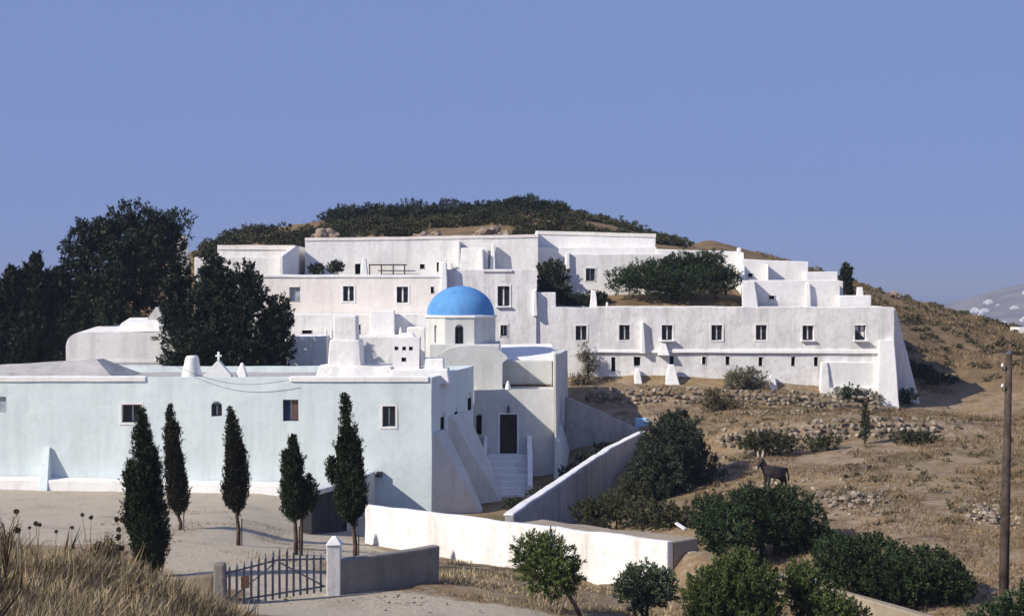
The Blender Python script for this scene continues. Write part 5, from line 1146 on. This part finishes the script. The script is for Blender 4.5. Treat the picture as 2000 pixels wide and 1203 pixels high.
def stone_wall(label, pts, h, s_, courses, jitter=.22, skip=.2, cap=300):
    L = empty('dry_stone_wall', (pts[0][0], pts[0][1], ground(*pts[0])), label, 'stone wall')
    n = 0
    for i in range(len(pts) - 1):
        a, b_ = Vector((*pts[i], 0)), Vector((*pts[i + 1], 0)); ln = (b_ - a).length; ang = math.atan2(b_.y - a.y, b_.x - a.x)
        for c_ in range(courses):
            t = random.uniform(0, s_)
            while t < ln and n < cap:
                w_ = s_ * random.uniform(.7, 1.5)
                if random.random() > skip * (1 + c_ * .6):
                    p = a.lerp(b_, min(1, (t + w_ / 2) / ln)); hz = h / courses
                    y_ = p.y + random.uniform(-jitter, jitter) * .5 + c_ * hz * .6
                    stone(L, p.x, y_, ground(p.x, p.y - .1) + hz * (c_ + .35) + random.uniform(-.05, .05), w_ * random.uniform(.7, 1.25), s_ * random.uniform(.8, 1.3), hz * random.uniform(1.1, 1.6), ang + random.uniform(-.3, .3)); n += 1
                t += w_
    return L
stone_wall('stony bank wall below the right half of the wing', [(fx(1420, 87.0), 87.0), (fx(1560, 86.9), 86.9), (fx(1720, 86.7), 86.7)], 1.0, .34, 4, skip=.1)
stone_wall('stony bank wall below the left half of the wing', [(fx(1140, 87.2), 87.2), (fx(1290, 87.0), 87.0), (fx(1420, 87.0), 87.0)], 1.0, .34, 4, skip=.14)
stone_wall('dry stone terrace wall behind the slender cypress', [(fx(1400, 73.3), 73.3), (fx(1560, 73.4), 73.4), (fx(1700, 73.3), 73.3), (fx(1830, 73.3), 73.3)], 1.05, .30, 4, skip=.1)
def rubble(label, n, cx, cy, rx, ry, smin, smax):
    L = empty('rubble_heap', (cx, cy, ground(cx, cy)), label, 'rubble')
    for k in range(n):
        a, r_ = random.uniform(0, 6.28), min(2.0, abs(random.gauss(0, .62)) + .05); x, y = cx + rx * r_ * math.cos(a), cy + ry * r_ * math.sin(a); s_ = smin + (smax - smin) * random.random() ** 2.2
        stone(L, x, y, ground(x, y) + s_ * .12 + max(0, 1 - r_) * random.uniform(-.1, .28), s_, s_ * random.uniform(.7, 1.1), s_ * random.uniform(.6, .9))
rubble('heap of collapsed wall stones in the middle of the brown slope', 210, fx(1665, 57), 57, 2.1, 2.6, .14, .36)
rubble('pile of pale stones just left of the utility pole', 110, fx(1925, 52), 52, 1.0, 2.2, .16, .40)
rubble('scatter of stones above the big dark bush', 60, fx(1500, 62), 62.5, 2.2, 1.6, .12, .26)
rubble('stones lying along the middle terrace edge', 70, fx(1520, 78), 78.0, 5.0, .8, .14, .3)
rubble('loose pebbles beside the concrete wall in the foreground', 40, fx(800, 35.0), 35.0, 3.2, 1.0, .05, .13)
def boulder(px, py, d, w_, h_, label):
    X = fx(px, d); z = fz(py, d); o = bpy.data.objects.new('boulder', None); bm = bmesh.new(); bmesh.ops.create_icosphere(bm, subdivisions=3, radius=.5)
    for v in bm.verts:
        v.co *= 1 + .8 * noise.noise(v.co * 2.6 + Vector((px, 0, 0))) + .35 * noise.noise(v.co * 6 + Vector((px, 0, 0)))
    me = bpy.data.meshes.new('boulder'); bm.to_mesh(me); bm.free(); me.materials.append(MAT['rock'])
    o = bpy.data.objects.new('boulder', me); C.objects.link(o); o.location = (X, d, min(z, ground(X, d) + h_ * .25)); o.rotation_euler = (.3, .2, px * .7); o.scale = (w_, w_, h_); tag(o, label, 'boulder', 'boulders on the hilltop')
plaster('rock', (0.36, 0.275, 0.21), (0.24, 0.18, 0.14), (0.16, 0.12, 0.09), 0.7, 1.0, 2.0)
boulder(826, 436, 117, 1.5, 1.2, 'pale boulder alone in the hilltop scrub')
boulder(900, 444, 115, 2.2, 1.1, 'brown boulder left of the middle of the hilltop rocks')
boulder(938, 443, 116, 2.2, 1.2, 'broad brown boulder at the right of the hilltop rocks')
boulder(873, 450, 114, 1.6, .8, 'low boulder just above the long white upper wall')
boulder(515, 464, 116, 2.0, 1.2, 'pinkish rock outcrop above the left terrace house')
boulder(488, 466, 116, .9, 1.0, 'small upright rock left of the pinkish outcrop')
boulder(638, 438, 121, 2.0, 1.5, 'rusty rock outcrop at the left end of the dense scrub')
boulder(960, 446, 118, 1.8, 1.1, 'rounded brown boulder right of the broad one on the hilltop')
boulder(850, 444, 119, 1.3, .9, 'small brown boulder between the pale one and the rocks')
boulder(985, 450, 117, 1.1, .8, 'small dark boulder at the right end of the hilltop rocks')
boulder(780, 452, 116, 1.0, .6, 'flat little rock left of the pale boulder')
boulder(1750, 545, 128, 1.2, .7, 'small rock on the right hillside crest')

# ------------------------------------------------------------------ donkey
def donkey(px, py, d):
    X = fx(px, d); z = ground(X, d); t = empty('donkey', (X, d, z), 'dark donkey with pale muzzle and raised ears on the brown slope', 'donkey')
    # joints in donkey space: x to the right (rump), facing left towards the camera
    J = {'rump': (.62, .28, 1.00, .26), 'belly': (.28, .14, .91, .31), 'chest': (-.10, .0, .95, .28), 'neck1': (-.24, -.05, 1.13, .18), 'neck2': (-.34, -.10, 1.29, .14), 'poll': (-.42, -.13, 1.42, .125), 'face': (-.51, -.20, 1.30, .105), 'muz': (-.60, -.27, 1.16, .08), 'nose': (-.63, -.29, 1.14, .045),
         'tail1': (.80, .36, 1.05, .05), 'tail2': (.86, .39, .75, .03), 'tail3': (.87, .40, .5, .045)}
    E = [('rump', 'belly'), ('belly', 'chest'), ('chest', 'neck1'), ('neck1', 'neck2'), ('neck2', 'poll'), ('poll', 'face'), ('face', 'muz'), ('muz', 'nose'), ('rump', 'tail1'), ('tail1', 'tail2'), ('tail2', 'tail3')]
    for s_, nm in ((-1, 'l'), (1, 'r')):
        ox, oy = -.05 * s_, .14 * s_
        J['sh' + nm] = (-.12 + ox, oy, .78, .115); J['kn' + nm] = (-.13 + ox, oy, .42, .05); J['fe' + nm] = (-.12 + ox, oy, .16, .036); J['hf' + nm] = (-.14 + ox, oy, .03, .05)
        E += [('chest', 'sh' + nm), ('sh' + nm, 'kn' + nm), ('kn' + nm, 'fe' + nm), ('fe' + nm, 'hf' + nm)]
        J['st' + nm] = (.54 + ox, .26 + oy, .76, .14); J['ho' + nm] = (.68 + ox, .31 + oy, .44, .055); J['ca' + nm] = (.63 + ox, .30 + oy, .18, .036); J['hh' + nm] = (.61 + ox, .29 + oy, .03, .05)
        E += [('rump', 'st' + nm), ('st' + nm, 'ho' + nm), ('ho' + nm, 'ca' + nm), ('ca' + nm, 'hh' + nm)]
    ks = list(J); me = bpy.data.meshes.new('body'); me.from_pydata([J[k][:3] for k in ks], [(ks.index(a), ks.index(b_)) for a, b_ in E], [])
    o = bpy.data.objects.new('body', me); C.objects.link(o); o.parent = t; me.materials.append(MAT['donkey_coat'])
    o.modifiers.new('skin', 'SKIN'); sv = me.skin_vertices[0].data
    for i, k in enumerate(ks): sv[i].radius = (J[k][3], J[k][3]); sv[i].use_root = (k == 'rump')
    sd = o.modifiers.new('sub', 'SUBSURF'); sd.levels = 2; sd.render_levels = 2
    for s_ in (-1, 1):
        q = MB(); b_ = Vector((-.42 + .055 * s_, -.12 + .03 * s_, 1.52)); q.tube([b_, b_ + Vector((.03 * s_ - .01, 0, .10)), b_ + Vector((.06 * s_ - .01, .0, .22)), b_ + Vector((.075 * s_, .0, .36))], [.03, .065, .05, .008], 8)
        m_ = q.build('ear', 'donkey_pale', None, smooth=True); m_.parent = t
    q = MB(); q.lathe((-.625, -.285, 1.155), [(.02, -.07), (.058, -.045), (.07, 0), (.06, .05), (.02, .07)], 12); m_ = q.build('muzzle', 'donkey_pale', None, smooth=True); m_.parent = t
    q = MB()
    for k in range(9):
        f_ = k / 8; p = Vector(J['poll'][:3]).lerp(Vector(J['neck1'][:3]), f_) + Vector((.06, .03, .10)); q.tube([p, p + Vector((.02, .01, .09))], [.025, .006], 5)
    m_ = q.build('mane', 'hoof', None); m_.parent = t
    return t
dk = donkey(1504, 940, 60.6)
dk.scale = (1.0, 1.0, 1.0)

# ------------------------------------------------------------------ far houses
white_far = 'white_clean'
for k in range(15):
    px = random.uniform(1905, 2040); X = fx(px, 2750); Y = 2480 + random.uniform(0, 350)
    X = px_x = (px - 1000) * Y / F
    i = int(np.clip(np.searchsorted(ix, X) - 1, 0, len(ix) - 2)); j = int(np.clip(np.searchsorted(iy, Y) - 1, 0, len(iy) - 2)); z = float(IZ[j, i])
    if z < -58: z = -58.5
    w_, h_ = random.uniform(7, 16), random.uniform(4, 7)
    t = empty('village_house', (X, Y, z), 'tiny white house of the hazy village across the water', 'house', 'white houses of the far village')
    q = MB(); q.box(X - w_ / 2, X + w_ / 2, Y, Y + 12, z - 4, z + h_); q.build('wall', white_far, t)
    q = MB(); q.box(X - w_ / 4, X + w_ / 3, Y + 3, Y + 10, z + h_ - .5, z + h_ + 3); q.build('upper_storey', white_far, t)
dd = 118; X = fx(1998, dd); z = fz(648, dd) - .6
hu = empty('white_hut', (X, dd, ground(X, dd)), 'small white hut at the right edge on the hillside crest', 'hut')
q = MB(); q.box(X - .35, X + 1.6, dd, dd + 2, ground(X, dd) - 1, fz(640, dd)); q.build('wall', 'white_clean', hu, .02)
q = MB(); q.box(X - .45, X - .36, dd + .2, dd + .9, ground(X, dd) - .5, fz(644, dd)); q.build('door', 'dark_wood', hu)

# ------------------------------------------------------------------ haze
HAZE = 3.0e-4
if HAZE:
    m = bpy.data.materials.new('haze'); m.use_nodes = True; nt = m.node_tree; nt.nodes.clear()
    pv = nt.nodes.new('ShaderNodeVolumePrincipled'); pv.inputs['Color'].default_value = (0.50, 0.58, 0.78, 1); pv.inputs['Density'].default_value = HAZE; pv.inputs['Anisotropy'].default_value = 0.0
    out = nt.nodes.new('ShaderNodeOutputMaterial'); nt.links.new(pv.outputs[0], out.inputs['Volume']); MAT['haze'] = m
    q = MB(); q.box(-30000, 30000, -30000, 30000, -90, 60); hz = q.build('haze', 'haze'); tag(hz, 'thin pale haze over land and sea', kind='stuff')
